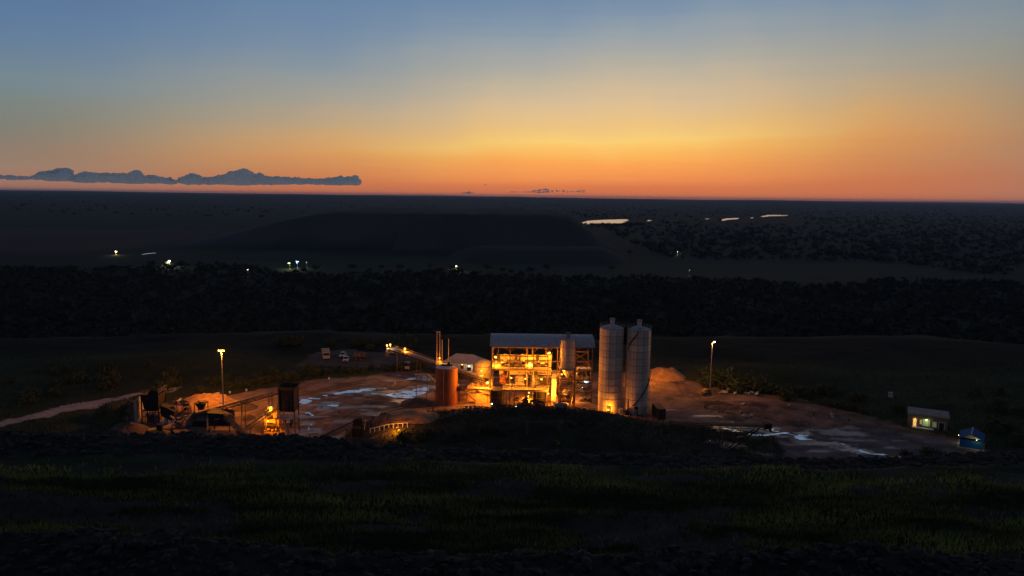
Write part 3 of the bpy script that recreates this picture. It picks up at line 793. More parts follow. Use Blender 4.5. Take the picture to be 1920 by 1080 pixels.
for i in range(14):
    px = random.uniform(700, 960); py = 812 + (830 - px) * 0.02 + random.uniform(0, 22)
    p = on_ground(px, py); shrub(p.x, p.y, random.uniform(.8, 1.8), 'dark weed bush on the slope below the plant', 'bushes on the slope below the plant')
for i in range(6):
    px = random.uniform(1690, 1760); py = random.uniform(852, 868)
    p = on_ground(px, py); shrub(p.x, p.y, random.uniform(.9, 1.7), 'green bush at the lower right corner of the yard', 'bushes at the yard corner')
# far woodland: one mass, and scattered trees that can be told apart
def woods(name, n_, pick, rs, label, leaf=far_leaf):
    P = np.array([pick() for _ in range(n_)]); g = H(P[:, 0], P[:, 1]); r = rs[0] + (rs[1] - rs[0]) * rng.random(n_) ** 2.2
    k = 13                                             # leaf clumps to a crown
    d = rng.standard_normal((n_, k, 3)); d /= np.linalg.norm(d, axis=2)[..., None]; d *= rng.uniform(.35, 1.0, (n_, k, 1)); d[..., 2] = d[..., 2] * .6 + .55
    ctr = np.stack([P[:, 0], P[:, 1], g], 1)[:, None, :] + d * r[:, None, None] * np.array([1.25, 1.25, 1.0])
    a = rng.standard_normal((n_, k, 3)); a /= np.linalg.norm(a, axis=2)[..., None]
    b2 = np.cross(a, rng.standard_normal((n_, k, 3))); b2 /= np.linalg.norm(b2, axis=2)[..., None]
    s_ = r[:, None, None] * rng.uniform(.3, .65, (n_, k, 1))
    vv = np.stack([ctr - a * s_, ctr + b2 * s_ * .8, ctr + a * s_, ctr - b2 * s_ * .8], 2).reshape(-1, 3)
    nf = n_ * k; mm = bpy.data.meshes.new(name)
    mm.vertices.add(len(vv)); mm.vertices.foreach_set('co', vv.ravel()); mm.loops.add(4 * nf); mm.loops.foreach_set('vertex_index', np.arange(4 * nf))
    mm.polygons.add(nf); mm.polygons.foreach_set('loop_start', np.arange(0, 4 * nf, 4)); mm.polygons.foreach_set('loop_total', np.full(nf, 4)); mm.update(calc_edges=True)
    mm.materials.append(leaf)
    return link(name, mm, kind='stuff', label=label)
def pick_wood():
    x = random.uniform(-.8, .8) * 700; far_ = 900 + 150 * float(fbm(np.array([x / 140]), np.array([.3]), 4, 131)[0])
    y = random.uniform(430, far_); x *= y / 700
    return (x, y)
woods('woodland', 7500, pick_wood, (1.6, 5.5), 'dark unbroken woodland on the plain below the plant', wood_leaf)
def pick_far():
    while True:
        y = math.exp(random.uniform(math.log(1000), math.log(9000))); x = random.uniform(-.8, .8) * y
        if 1000 < y < 2300 and -720 < x < 260: continue
        if y < 1180 and x < 620: continue
        if x < 250 - .05 * y and (y < 3000 or random.random() < .75): continue
        if 2300 < y < 4400 and 200 < x < 1700:   # keep the water open
            ax = x / y
            if 0.07 < ax < 0.17 and 2550 < y < 3400: continue
            if .26 < ax < .39 and 2900 < y < 4400 and random.random() < .9: continue
        return (x, y)
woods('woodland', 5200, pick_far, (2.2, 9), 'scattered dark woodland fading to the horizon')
def pick_shore():
    x = random.uniform(220, 470); return (x, 2585 - (x - 220) * -0.45 + random.uniform(-70, 0))
woods('woodland', 120, pick_shore, (4, 8), 'black trees along the near shore of the lake', wood_leaf)
for i in range(110):
    px = random.uniform(1180, 1920); py = random.uniform(428, 482)
    p = PZ(px, py, -40)
    tree(p.x, p.y, random.uniform(9, 15), 'dark savanna tree scattered on the right of the plain', 'scattered trees on the right of the plain')
for i in range(26):
    px = random.uniform(20, 1300); py = 511 + 4 * math.sin(px / 70) + random.uniform(-3, 3)
    p = PZ(px, py, -40); tree(p.x, p.y, random.uniform(8, 13), 'tree on the black wood edge before the pale field', 'trees on the wood edge')

# ------------------------------------------------------------------ lamps
LAMP_GAIN = 3.9
def lamp(px, py, Yd, power, label, color=SODIUM, bulb=None, r=0.32, aim=(0, -1, -0.5), pole=None, name='floodlight', pos=None, group=None):
    p = pos or PY(px, py, Yd)
    t = thing(name, label, 'lamp', p, 0, group)
    d = Vector(aim).normalized()
    MB().lathe([(0.05, r * 1.5), (r * .5, r * 1.35), (r * 1.15, r * .75), (r * 1.05, r * .72), (r * .4, r * 1.2), (.05, r * 1.3)], 12).build('housing', steel_grey, t)
    MB().add(ICO2[0] * r, ICO2[1]).build('bulb', bulb or bulb_m, t, True)
    br = MB(); br.tube((0, .12, r * 1.4) if pole is None else (0, .14, -pole), (0, .9, r * 1.4) if pole is None else (0, .14, r * 1.4), 0.05, 0.05, 6)
    br.build('bracket' if pole is None else 'post', steel_dark, t)
    li = bpy.data.lights.new('lamp_light', 'POINT'); li.energy = power * LAMP_GAIN; li.color = color; li.shadow_soft_size = 0.12
    lo = bpy.data.objects.new('lamp_light', li); COL.objects.link(lo); lo.parent = t; lo.location = d * (r + 0.25) + Vector((0, 0, -.1))
    return t

# ------------------------------------------------------------------ the two big silos
def silo(pxc, top_py, Yc, rpx, nring, label, pipe):
    top = PY(pxc, top_py, Yc); rr = rpx / scale_at(Yc, 10)
    t = thing('cement_silo', label, 'silo', (top.x, Yc, 0))
    h = top.z; sh = h / nring
    sm = MB().lathe([(rr, 0), (rr, sh - 0.10)], 40).mesh('strake'); sm.materials.append(silo_mat)
    sm.polygons.foreach_set('use_smooth', [True] * len(sm.polygons))
    gm = MB().lathe([(rr + 0.0, -0.10), (rr + 0.05, -0.10), (rr + 0.05, 0.0), (rr, 0.0)], 40).mesh('seam'); gm.materials.append(seam_mat)
    for i in range(nring):
        o = link('strake', sm, t); o.location = (0, 0, i * sh)
        o = link('seam_ring', gm, t); o.location = (0, 0, (i + 1) * sh)
    MB().lathe([(rr, h), (rr * .5, h + 0.55), (0.01, h + 0.8)], 40).build('roof', galv, t, True)
    hr = MB()
    for i in range(20):
        a = i * math.pi / 10; hr.tube((rr * math.cos(a), rr * math.sin(a), h), (rr * math.cos(a), rr * math.sin(a), h + 1.0), 0.03, 0.03, 4)
    for k in (0.5, 1.0):
        hr.path([(rr * math.cos(a * math.pi / 12), rr * math.sin(a * math.pi / 12), h + k) for a in range(25)], 0.028, 4)
    hr.build('handrail', steel_grey, t)
    f = MB().tube((0.1, 0, h + .6), (0.1, 0, h + 2.0), 0.48, 0.62, 12).build('dust_filter', galv, t)
    MB().tube((0.1, 0, h + 2.0), (0.1, 0, h + 2.45), 0.74, 0.70, 12).build('filter_cap', steel_grey, f)
    MB().box((-0.6, -rr - 0.02, 1.05), (0.9, 0.12, 2.1)).build('door', steel_dark, t)
    ld = MB()
    for s in (-.22, .22): ld.tube((rr + .25, s, 0), (rr + .25, s, h + 1), 0.03, 0.03, 4)
    for i in range(int(h / .6)): ld.tube((rr + .25, -.22, .4 + i * .6), (rr + .25, .22, .4 + i * .6), 0.02, 0.02, 4)
    ld.build('ladder', steel_grey, t)
    if pipe:
        pts = []
        for k in range(19):
            u = k / 18; a = R(-118 + 112 * u); z_ = 2.2 + 8.8 * u ** 1.15
            pts.append(((rr + .22) * math.cos(a), (rr + .22) * math.sin(a), z_))
        MB().path(pts, 0.13, 8).build('filling_pipe', steel_dark, t)
        pts = [((rr + .2) * math.cos(R(a)), (rr + .2) * math.sin(R(a)), z_) for a, z_ in ((-152, h - 5.2), (-148, h - 4), (-130, h - 2.6), (-112, h - 1.3), (-104, h - .4))]
        pts.append((0, -rr * .6, h + .5)); MB().path(pts, 0.13, 8).build('vent_pipe', steel_dark, t)
    return t, rr
SY = 191.5
siloA, RA = silo(1147.5, 614, SY, 22.2, 12, 'tall pale silo with dark rings, left of the pair, lamp at its foot', False)
siloB, RB = silo(1198.0, 617, SY - .5, 22.0, 12, 'tall pale silo, right of the pair, with a dark pipe climbing round it', True)
xm = (siloA.location.x + siloB.location.x) / 2
br = thing('silo_walkway', 'dark steel walkway bridging the tops of the two tall silos', 'walkway', (xm, SY, siloA.location.z))
ztop = PY(1172, 616, SY).z
MB().box((0, 0, ztop + .35), (3.4, 1.0, .12)).build('deck', steel_dark, br)
for s in (-.5, .5):
    mb = MB()
    for k in (-1.6, -.8, 0, .8, 1.6): mb.tube((k, s, ztop + .4), (k, s, ztop + 1.4), .03, .03, 4)
    mb.bar((-1.7, s, ztop + 1.4), (1.7, s, ztop + 1.4), .05); mb.build('handrail', steel_dark, br)
MB().box((0, 0, ztop - 2.0), (.9, .5, 4.5)).build('duct', steel_dark, br)
# pump boxes between the silos
c0 = PZ(1175, 778, 0)
pm = thing('blower_unit', 'dark blower unit with upright pipes between the two silos', 'blower', (c0.x, c0.y, 0))
MB().box((0, 0, .7), (1.1, 1.2, 1.2)).build('casing', steel_dark, pm)
for s in (-.35, .25): MB().tube((s, 0, 1.3), (s, .1, 4.2), .14, .14, 8).build('pipe', steel_grey, pm)
MB().box((0, 0, .06), (1.4, 1.5, .12)).build('base', concrete, pm)
for (pxx, pyy, mm_, lb) in ((1163, 776, white_paint, 'narrow pale cabinet at the foot of the left silo'), (1189, 778, cream_paint, 'cream and green cabinet at the foot of the right silo')):
    c1_ = PZ(pxx, pyy, 0); cb = thing('control_cabinet', lb, 'cabinet', (c1_.x, c1_.y - .6, 0))
    MB().box((0, 0, .85), (.9, .6, 1.5)).build('casing', mm_, cb); MB().box((0, -.33, .85), (.7, .05, 1.25)).build('door', steel_grey, cb); MB().box((0, 0, .05), (1.0, .7, .1)).build('plinth', concrete, cb)
lamp(1140.5, 768, SY - RA - 1.7, 260, 'floodlight shining on the foot of the left tall silo', aim=(.5, .9, .25), r=.3, pole=PY(1140.5, 768, SY - RA - 1.7).z)

# shipping container
cp = PZ(1239, 787, 0)
ct = thing('shipping_container', 'dark ribbed shipping container standing beside the right silo', 'container', (cp.x, cp.y + 3, 0), R(4))
MB().box((0, 0, 1.45), (2.0, 5.8, 2.5)).build('body', steel_dark, ct)
for i in range(12):
    for s in (-1.03, 1.03): MB().box((s, -2.7 + i * .49, 1.45), (.06, .24, 2.3)).build('rib', steel_dark, ct)
for s in (-.49, .49):
    d_ = MB().box((s, -2.93, 1.45), (.94, .06, 2.35)).build('door', steel_dark, ct); MB().tube((s, -2.99, .3), (s, -2.99, 2.6), .03, .03, 6).build('lock_bar', steel_grey, d_)
for s in (-.9, .9): MB().box((s, 0, .1), (.2, 5.8, .2)).build('skid', steel_dark, ct)

# ------------------------------------------------------------------ process building
BY, BB = 198.0, 209.5
def zf(py, px=1015, Yd=BY): return PY(px, py, Yd).z
def xf(px, Yd=BY, py=690): return PY(px, py, Yd).x
COLX = [xf(p) for p in (922, 956, 989, 1000, 1027, 1050, 1079, 1110.5)]
XL, XR = COLX[0], COLX[-1]
bld = thing('process_building', 'open steel process building with curved grey roof, lit orange inside', 'building', ((XL + XR) / 2, (BY + BB) / 2, 0))
bx0, by0 = (XL + XR) / 2, (BY + BB) / 2
def L_(x, y, z): return Vector((x - bx0, y - by0, z))
zE = zf(650)
for cx in COLX:
    for yy in (BY, BB):
        MB().bar(L_(cx, yy, 0), L_(cx, yy, zE), .26, .26).build('column', steel, bld)
lv = [zf(695), zf(668), zf(727)]; pz0 = lv[2]
for zz in (zE - .15,):
    for yy in (BY, BB): MB().bar(L_(XL, yy, zz), L_(XR, yy, zz), .2, .45).build('eave_beam', steel, bld)
for zz, x0, x1 in ((lv[0], XL, XR), (lv[1], XL, COLX[4]), (lv[2], XL, XR), (zf(712), COLX[6], XR), (zf(736), COLX[6], XR), (zf(675), COLX[6], XR)):
    for yy in (BY, BB): MB().bar(L_(x0, yy, zz), L_(x1, yy, zz), .2, .32).build('beam', steel, bld)
for cx in COLX:
    MB().bar(L_(cx, BY, lv[0]), L_(cx, BB, lv[0]), .18, .3).build('cross_beam', steel, bld)
    MB().bar(L_(cx, BY, zE), L_(cx, BB, zE), .18, .3).build('cross_beam', steel, bld)
def xbr(x0, x1, z0, z1, yy, both=True):
    MB().bar(L_(x0, yy, z0), L_(x1, yy, z1), .13).build('brace', steel, bld)
    if both: MB().bar(L_(x0, yy + .14, z1), L_(x1, yy + .14, z0), .13).build('brace', steel, bld)
xbr(COLX[1], COLX[2], lv[0], lv[1], BY + .2)
xbr(COLX[6], COLX[7], zf(694), zf(676), BY); xbr(COLX[6], COLX[7], zf(711), zf(696), BY); xbr(COLX[6], COLX[7], zf(735), zf(722), BY, False)
xbr(COLX[6], COLX[7], zf(694), zf(676), BB); xbr(COLX[6], COLX[7], zf(711), zf(696), BB)
for i, (a, c) in enumerate(zip(COLX[:-1], COLX[1:])):   # knee braces under the eave
    if c - a > 2:
        MB().bar(L_(a, BY, zE - 1.6), L_(a + 1.4, BY, zE - .3), .12).build('knee_brace', steel, bld)
        MB().bar(L_(c, BY, zE - 1.6), L_(c - 1.4, BY, zE - .3), .12).build('knee_brace', steel, bld)
# curved roof of single sheets
zR = PY(1015, 629, BY + 5.5).z - zE
npan = 16
rs = thing('roof', None, None); rs.parent = bld
arc = [(-1.1 - 5.75 + 13.7 * k / 12, 0) for k in range(13)]
def roof_z(v): return zE + .12 + zR * (1 - abs(v / 6.85) ** 2.4)
vsn = [-6.85 + 13.7 * k / 14 for k in range(15)]
pw = (XR - XL + 1.0) / npan
for i in range(npan):
    mb = MB(); x0 = XL - .5 + i * pw - bx0; pts = []; lift = .02 if i % 2 else 0
    xs_ = (x0, x0 + .06, x0 + pw - .06, x0 + pw + .03); up = (.07, .0, .0, .07)
    for v in vsn:
        for x_, u in zip(xs_, up): pts.append((x_, v, roof_z(v) + u + lift))
    for v in vsn:
        for x_, u in zip(xs_, up): pts.append((x_, v, roof_z(v) + u + lift - .05))
    fs = []; o = len(vsn) * 4
    for k in range(len(vsn) - 1):
        for j in range(3):
            a = k * 4 + j; fs += [(a, a + 1, a + 5, a + 4), (o + a, o + a + 4, o + a + 5, o + a + 1)]
    mb.add(pts, fs); mb.build('roof_sheet', galv, rs, True)
for v in (-6, -3, 0, 3, 6): MB().bar((XL - bx0, v, roof_z(v) - .16), (XR - bx0, v, roof_z(v) - .16), .12, .18).build('purlin', steel, rs)
# back wall of cladding panels, upper and lower row with a dark gap between
x0, x1 = xf(936, BB - .3), xf(1034, BB - .3)
for zlo, zhi in ((zf(687.5, 985, BB), zf(676.5, 985, BB)), (zf(674, 985, BB), zf(665, 985, BB)), (zf(702, 985, BB), zf(689, 985, BB))):
    k = 8
    for i in range(k):
        w = (x1 - x0) / k
        MB().box(L_(x0 + (i + .5) * w, BB - .3 - .02 * (i % 2), (zlo + zhi) / 2), (w - .05, .06, zhi - zlo)).build('wall_panel', cladding, bld)
# pipework, ducts and cable trays of the building
rp = random.Random(3)
for i in range(46):
    lo_z, hi_z = rp.choice([(0, pz0), (pz0, lv[0]), (0, pz0), (pz0, lv[0]), (pz0, lv[0])]); yy = rp.choice([BY - .55, BY + .5, BY + 1.6, BY + 2.6]); m_ = rp.choice([steel, steel_dark, steel_grey, steel_dark]); rr = rp.uniform(.05, .13)
    xa = rp.uniform(XL + .4, XR - .4); xb = min(XR - .2, xa + rp.uniform(1.5, 6.5)); zz = rp.uniform(lo_z + .5, hi_z - .3)
    kind_ = rp.random()
    if kind_ < .45: MB().path([L_(xa, yy, zz), L_(xb, yy, zz), L_(xb, yy, rp.choice([lo_z, hi_z]))], rr, 7).build('pipe', m_, bld)
    elif kind_ < .8: MB().path([L_(xa, yy, lo_z), L_(xa, yy, hi_z)], rr, 7).build('pipe', m_, bld)
    else: MB().box(L_((xa + xb) / 2, yy, zz), (xb - xa, .35, .12)).build('cable_tray', m_, bld)
for xa, za, wd, hg in ((926, 735, 2.6, 1.8), (1003, 700, 1.6, 1.2), (1045, 715, 1.5, 2.0), (1046, 735, 1.7, 2.2), (1070, 718, 1.6, 1.4), (950, 700, 1.8, 1.4), (1022, 716, 1.2, 1.6), (1104, 700, 1.0, 1.6)):
    MB().box(L_(xf(xa), BY + .9, zf(za)), (wd, .1, hg)).build('dark_gap_sheet', steel_dark, bld)  # added sheets, coloured dark to give the plant its unlit gaps
for xa in (933, 946, 968, 980, 1010): MB().box(L_(xf(xa), BB - 1.2, lv[0] + 1.3), (.9, .5, 2.0)).build('switch_cabinet', rp.choice([steel_dark, steel_grey]), bld)
# floors
MB().box(L_((XL + COLX[4]) / 2, (BY + BB) / 2, lv[0] + .25), (COLX[4] - XL, BB - BY - .4, .14)).build('floor_slab', floor_concrete, bld)
pz_ = lv[2]
px0, px1 = xf(943), xf(1028)
MB().box(L_((px0 + px1) / 2, BY + 1.5, pz_ + .12), (px1 - px0, 9.5, .2)).build('platform_slab', floor_concrete, bld)
MB().box(L_((px0 + px1) / 2, BY - 3.34, pz_ - .05), (px1 - px0, .16, .55)).build('platform_edge', floor_concrete, bld)
for zz in (zf(712), zf(723), zf(736)):
    MB().box(L_((COLX[6] + XR) / 2, (BY + BB) / 2, zz + .25), (XR - COLX[6] - .3, BB - BY - .5, .12)).build('floor_slab', steel_grey, bld)
for i in range(5):
    xx = px0 + .3 + (px1 - px0 - .6) * i / 4
    MB().bar(L_(xx, BY - 3.2, 0), L_(xx, BY - 3.2, pz_ - .3), .2).build('platform_post', steel, bld)
def rail(p, q, parent, off, nn=8, h=1.05, material=None):
    mb = MB(); p, q = Vector(p), Vector(q)
    for i in range(nn + 1):
        a = p.lerp(q, i / nn); mb.bar(a, a + Vector((0, 0, h)), .06)
    for k in (.5, 1.0): mb.bar(p + Vector((0, 0, h * k)), q + Vector((0, 0, h * k)), .06)
    return mb.build('handrail', material or steel_grey, parent)
rail(L_(px0, BY - 3.2, pz_ + .22), L_(px1, BY - 3.2, pz_ + .22), bld, 0, 14)
rail(L_(XL, BY - .25, lv[0] + .32), L_(COLX[4], BY - .25, lv[0] + .32), bld, 0, 14)
rail(L_(COLX[6], BY - .25, zf(712) + .3), L_(XR, BY - .25, zf(712) + .3), bld, 0, 5)
rail(L_(COLX[6], BY - .25, zf(736) + .3), L_(XR, BY - .25, zf(736) + .3), bld, 0, 5)
def stair(p, q, w, parent, nn=9):
    p, q = Vector(p), Vector(q); st = thing('stair', None, None); st.parent = parent
    side = (q - p).cross(Vector((0, 0, 1))).normalized() * w / 2
    for s in (-1, 1):
        MB().bar(p + side * s, q + side * s, .06, .26).build('stringer', steel_grey, st)
        MB().bar(p + side * s + Vector((0, 0, 1)), q + side * s + Vector((0, 0, 1)), .06).build('handrail', steel_grey, st)
    for i in range(nn):
        a = p.lerp(q, (i + .5) / nn); d = (q - p); a_ = math.atan2(d.y, d.x)
        MB().box(a, (.26, w, .04), a_).build('tread', steel_grey, st)
stair(L_(xf(946), BY - 4.4, 0), L_(xf(960), BY - 4.4, pz_ + .2), 1.0, bld)
stair(L_(xf(926), BY + .9, lv[0] + .3), L_(xf(935), BY + .9, zf(658)), .9, bld)
stair(L_(xf(1028), BY + .8, lv[0] + .3), L_(xf(1036), BY + .8, zf(668)), .9, bld)

# equipment standing in the building
def vessel(pxc, Yc, z0, rr, h, label, material, dome=True, name='process_tank', agit=True):
    t = thing(name, label, 'tank', (xf(pxc, Yc), Yc, z0))
    prof = [(0.01, 0), (rr, 0), (rr, h)]
    MB().lathe(prof, 28).build('shell', material, t, True)
    if dome: MB().lathe([(rr * 1.02, h), (rr * .85, h + rr * .3), (rr * .4, h + rr * .48), (.01, h + rr * .52)], 28).build('dome', material, t, True)
    else: MB().lathe([(rr, h), (.01, h + .12)], 28).build('lid', material, t, True)
    MB().lathe([(rr + .01, h * .5), (rr + .09, h * .5), (rr + .09, h * .5 + .15), (rr + .01, h * .5 + .15)], 28).build('hoop', steel, t)
    MB().lathe([(rr + .01, h - .15), (rr + .12, h - .15), (rr + .12, h), (rr + .01, h)], 28).build('rim', steel, t)
    if agit:
        MB().box((0, 0, h + rr * .5 + .45), (.6, .6, .9)).build('agitator_motor', steel_grey, t)
    return t
vessel(931, BY - 2.5, 0, 1.7, zf(729, 931, BY - 2.5), 'dark brown tank under the left end of the plant platform', steel_dark, False, agit=False)
vessel(1012, BY - 1.5, 0, 1.75, zf(731, 1012, BY - 1.5), 'dark tank under the right end of the plant platform', steel_dark, False, agit=False)
for pxx, lb in ((975, 'left of the two domed vessels on the lit plant platform'), (1004, 'right of the two domed vessels on the lit plant platform')):
    vessel(pxx, BY + 3.2, pz_ + .22, 1.35, 1.7, lb, concrete)
vessel(944, BY + 4, pz_ + .22, 1.0, 2.2, 'small orange-lit vessel near the left end of the plant platform', tank_brown)
def motor(pxc, Yc, z0, s, label, rz=0):
    t = thing('pump_motor', label, 'motor', (xf(pxc, Yc), Yc, z0), rz, 'machines on the upper plant floor')
    MB().box((0, 0, .12 * s), (1.9 * s, .8 * s, .24 * s)).build('base_frame', steel_dark, t)
    MB().tube((-.85 * s, 0, .62 * s), (.1 * s, 0, .62 * s), .36 * s, .36 * s, 14).build('motor_drum', steel_grey, t)
    MB().lathe([(.01, -.3 * s), (.5 * s, -.2 * s), (.5 * s, .2 * s), (.01, .3 * s)], 16).build('pump_casing', steel_dark, t).location = (.5 * s, 0, .75 * s)
    MB().tube((.5 * s, 0, .9 * s), (.5 * s, 0, 1.5 * s), .12 * s, .12 * s, 8).build('outlet_pipe', steel_grey, t)
for pxx, lb in ((946, 'dark machine at the left of the upper plant floor'), (962, 'dark machine beside the second column of the upper floor'), (978, 'low machine mid-way on the upper plant floor'),
                (1006, 'dark machine right of the hanging lamp on the upper floor'), (1020, 'dark machine at the right end of the upper floor')):
    motor(pxx, BY + 3.5, lv[0] + .32, 1.15, lb)
for pxx, zz, lb in ((1088, zf(723) + .31, 'machine on the middle floor of the right plant bay'), (1101, zf(736) + .31, 'machine on the lowest floor of the right plant bay'), (1094, 0.0, 'orange-lit pump set on the ground of the right plant bay'),
                    (1104, 0.0, 'pump set at the right corner of the plant ground floor'), (985, 0.0, 'pump set on the ground under the plant platform'), (968, 0.0, 'pump set beside the plant stair')):
    motor(pxx, BY + 2, zz, .95, lb, random.uniform(-.5, .5))
# white lit cabin in the right bay
cbx = thing('control_cabin', 'small white-lit cabin on the top floor of the right plant bay', 'cabin', (xf(1096, BY + 4), BY + 4, zf(712) + .31))
MB().box((0, 2.2, .95), (3.9, .1, 1.9)).build('back_wall', white_paint, cbx); MB().box((-1.95, 1, .95), (.1, 2.3, 1.9)).build('side_wall', white_paint, cbx)
MB().box((0, 1, 1.95), (4.1, 2.6, .08)).build('ceiling', white_paint, cbx); MB().box((.6, 1.6, .5), (.9, .6, 1.0)).build('console', steel_grey, cbx)
lamp(1098, 709, BY + 3.8, 45, 'cool white strip light in the right plant bay', (.9, .92, 1.0), bulb_w, .18, (0, .3, -1))
lamp(1092, 727, BY + 3.2, 60, 'warm white lamp on the middle floor of the right plant bay', (1, .8, .5), emat('warm_bulb', (1, .85, .55), 8), .16, (0, .3, -1))
# bucket elevator column lit by its lamps
el = PY(1038, 745, BY - 3.0); t = thing('bucket_elevator', 'upright elevator casing glowing orange beside the small silo', 'elevator', (el.x, BY - 3, 0))
eh = zf(700, 1038, BY - 3)
for i in range(7): MB().box((0, 0, eh * (i + .5) / 7), (1.15, .9, eh / 7 - .06)).build('casing_section', cladding, t)
for i in range(6): MB().box((0, 0, eh * (i + 1) / 7), (1.32, 1.06, .1)).build('flange', steel, t)
MB().box((0, 0, eh + .35), (1.5, 1.1, .7)).build('head', steel_grey, t); MB().bar((.5, 0, eh), (1.9, .3, eh - 1.4), .5, .4).build('chute', steel_grey, t)
MB().box((.25, -.62, .5), (.9, .3, 1.0)).build('boot', steel_grey, t)
# small silo on its frame
sy = BY - 2.6
sp = PY(1065, 637, sy); sr = 13.0 / scale_at(sy, 12)
t = thing('small_silo', 'smaller ringed silo on a steel frame before the process building', 'silo', (sp.x, sy, 0))
zt, zb_ = sp.z, zf(690, 1065, sy)
for i in range(4):
    hh = (zt - zb_) / 4
    MB().lathe([(sr, 0), (sr, hh - .08)], 32).build('strake', silo_mat, t, True).location = (0, 0, zb_ + i * hh)
    MB().lathe([(sr, -.08), (sr + .05, -.08), (sr + .05, 0), (sr, 0)], 32).build('seam_ring', seam_mat, t).location = (0, 0, zb_ + (i + 1) * hh)
MB().lathe([(sr, zt), (.01, zt + .5)], 32).build('roof', galv, t, True)
MB().lathe([(sr, zb_), (.3, zb_ - 2.6)], 32).build('cone', silo_mat, t, True)
f = MB().box((0, 0, zt + 1.0), (1.0, .9, 1.5)).build('dust_filter', steel_grey, t); MB().box((0, 0, zt + 1.9), (1.2, 1.1, .25)).build('filter_cap', steel, f)
rail((-sr, -sr, zt + .1), (sr, -sr, zt + .1), t, 0, 5); rail((-sr, sr, zt + .1), (sr, sr, zt + .1), t, 0, 5)
lg = sr - .05
for sx in (-1, 1):
    for sy_ in (-1, 1): MB().bar((sx * lg, sy_ * lg, 0), (sx * lg, sy_ * lg, zb_ + .3), .3).build('leg', steel, t)
for zz in (zb_ - .1, zb_ * .62, zb_ * .3):
    for s in (-1, 1): MB().bar((-lg, s * lg, zz), (lg, s * lg, zz), .2).build('girt', steel, t); MB().bar((s * lg, -lg, zz), (s * lg, lg, zz), .2).build('girt', steel, t)
MB().bar((-lg, -lg - .02, zb_ * .3), (lg, -lg - .02, zb_ * .62), .12).build('brace', steel, t); MB().bar((lg, -lg - .1, 0.1), (-lg, -lg - .1, zb_ * .3), .12).build('brace', steel, t)
MB().box((0, 0, zb_ - .05), (2 * lg + .8, 2 * lg + .8, .15)).build('deck', steel_grey, t)
MB().lathe([(.01, 0), (1.1, 0), (1.1, 1.0), (.01, 1.2)], 20).build('mixer', steel_grey, t, True).location = (0, 0, zb_ * .3 + .1)
ld = MB()
for s in (-.2, .2): ld.tube((sr + .25, s, 0), (sr + .25, s, zt + 1), .03, .03, 4)
for i in range(int(zt / .6)): ld.tube((sr + .25, -.2, .3 + i * .6), (sr + .25, .2, .3 + i * .6), .02, .02, 4)
ld.build('ladder', steel_grey, t)
tm = thing('trommel_drum', 'round drum machine in orange light under the small silo', 'drum machine', (sp.x - .2, sy + 1.2, 0))
MB().tube((-1.5, 0, 1.7), (1.5, 0, 1.7), 1.15, 1.15, 22).build('drum', steel, tm, True)
for s in (-1, 0, 1): MB().tube((s * 1.1 - .08, 0, 1.7), (s * 1.1 + .08, 0, 1.7), 1.25, 1.25, 22).build('hoop', steel_grey, tm)
for s in (-1, 1): MB().box((s * 1.1, 0, .35), (.5, 2.0, .7)).build('cradle', concrete, tm)
# lamps of the plant
for (a, c, yy, pw, lb, aim) in (
    (929, 669, BY + 3.5, 2100, 'bright floodlight on the left corner column of the plant', (.6, .4, -.5)),
    (1030, 661.5, BY + 3.5, 2300, 'bright floodlight high on the right of the lit plant bay', (-.5, .3, -.5)),
    (993.5, 681, BY + 4.5, 1700, 'bright hanging lamp in the middle of the upper plant floor', (0, .5, -.3)),
    (958.5, 708.5, BY - 3.2, 620, 'left lamp of three along the plant platform rail', (0, .7, -.4)),
    (985, 710, BY - 3.2, 620, 'middle lamp of three along the plant platform rail', (0, .7, -.4)),
    (1015, 711, BY - 3.2, 620, 'right lamp of three along the plant platform rail', (0, .7, -.4)),
    (1053.5, 701.5, sy - 2.2, 700, 'floodlight at the left of the small silo base', (-.2, .6, -.5)),
    (1045, 701, BY - 1.6, 380, 'small lamp beside the elevator head', (-.8, -.4, -.4)),
    (1041.5, 720, BY - 4.8, 330, 'small lamp half-way up the elevator casing', (-.3, .9, -.2)),
    (1027.5, 738, BY - 4.8, 420, 'lamp low on the elevator casing', (.7, .6, 0)),
    (1040, 738, BY - 4.9, 260, 'lamp low beside the elevator and the small silo leg', (-.3, .9, 0)),
    (914.5, 717, BY - 1.0, 1700, 'bright floodlight on a pole between brown tank and plant', (-.7, .1, -.5)),
    (992, 736, BY + .5, 700, 'small lamp under the plant platform', (0, .3, -.5)),
    (990, 744, BY + 2.5, 500, 'lowest lamp behind the debris under the plant platform', (0, .3, -.5)),
    (1064, 742, BY + 1.2, 900, 'lamp among the machines under the small silo', (0, .2, -.6)),
    (1098, 748, BY + 4.5, 800, 'lamp over the pumps of the right plant bay', (0, .1, -.6)),
    (902.5, 695, BY + 8, 260, 'floodlight beside the domed tank left of the plant', (.3, .3, -.4)),
    (866.5, 683.5, BY + 24, 40, 'yellow floodlight before the white house', (0, .8, -.2))):
    lamp(a, c, yy, pw, lb, aim=aim, r=.36 if pw > 1000 else .24, pole=(PY(a, c, yy).z if a in (914.5, 902.5) else None))
lamp(922, 757, BY - 14, 14, 'cool white lamp low behind the earth ridge, left one', (.8, 1, .9), bulb_w, .17, (0, -.6, -.3), pole=max(.3, PY(922, 757, BY - 14).z - 1))
lamp(968, 762, 170, 12, 'small white lamp on the dark slope left of the debris', (1, .95, .85), bulb_w, .1, (0, -.6, -.3), pole=.6)

# domed tank left of the plant
dp = PY(906, 672, BY + 14); vessel(906, BY + 14, 0, 3.0, PY(906, 684, BY + 14).z, 'orange-lit domed tank behind the left end of the plant', concrete, True, 'domed_tank', False)

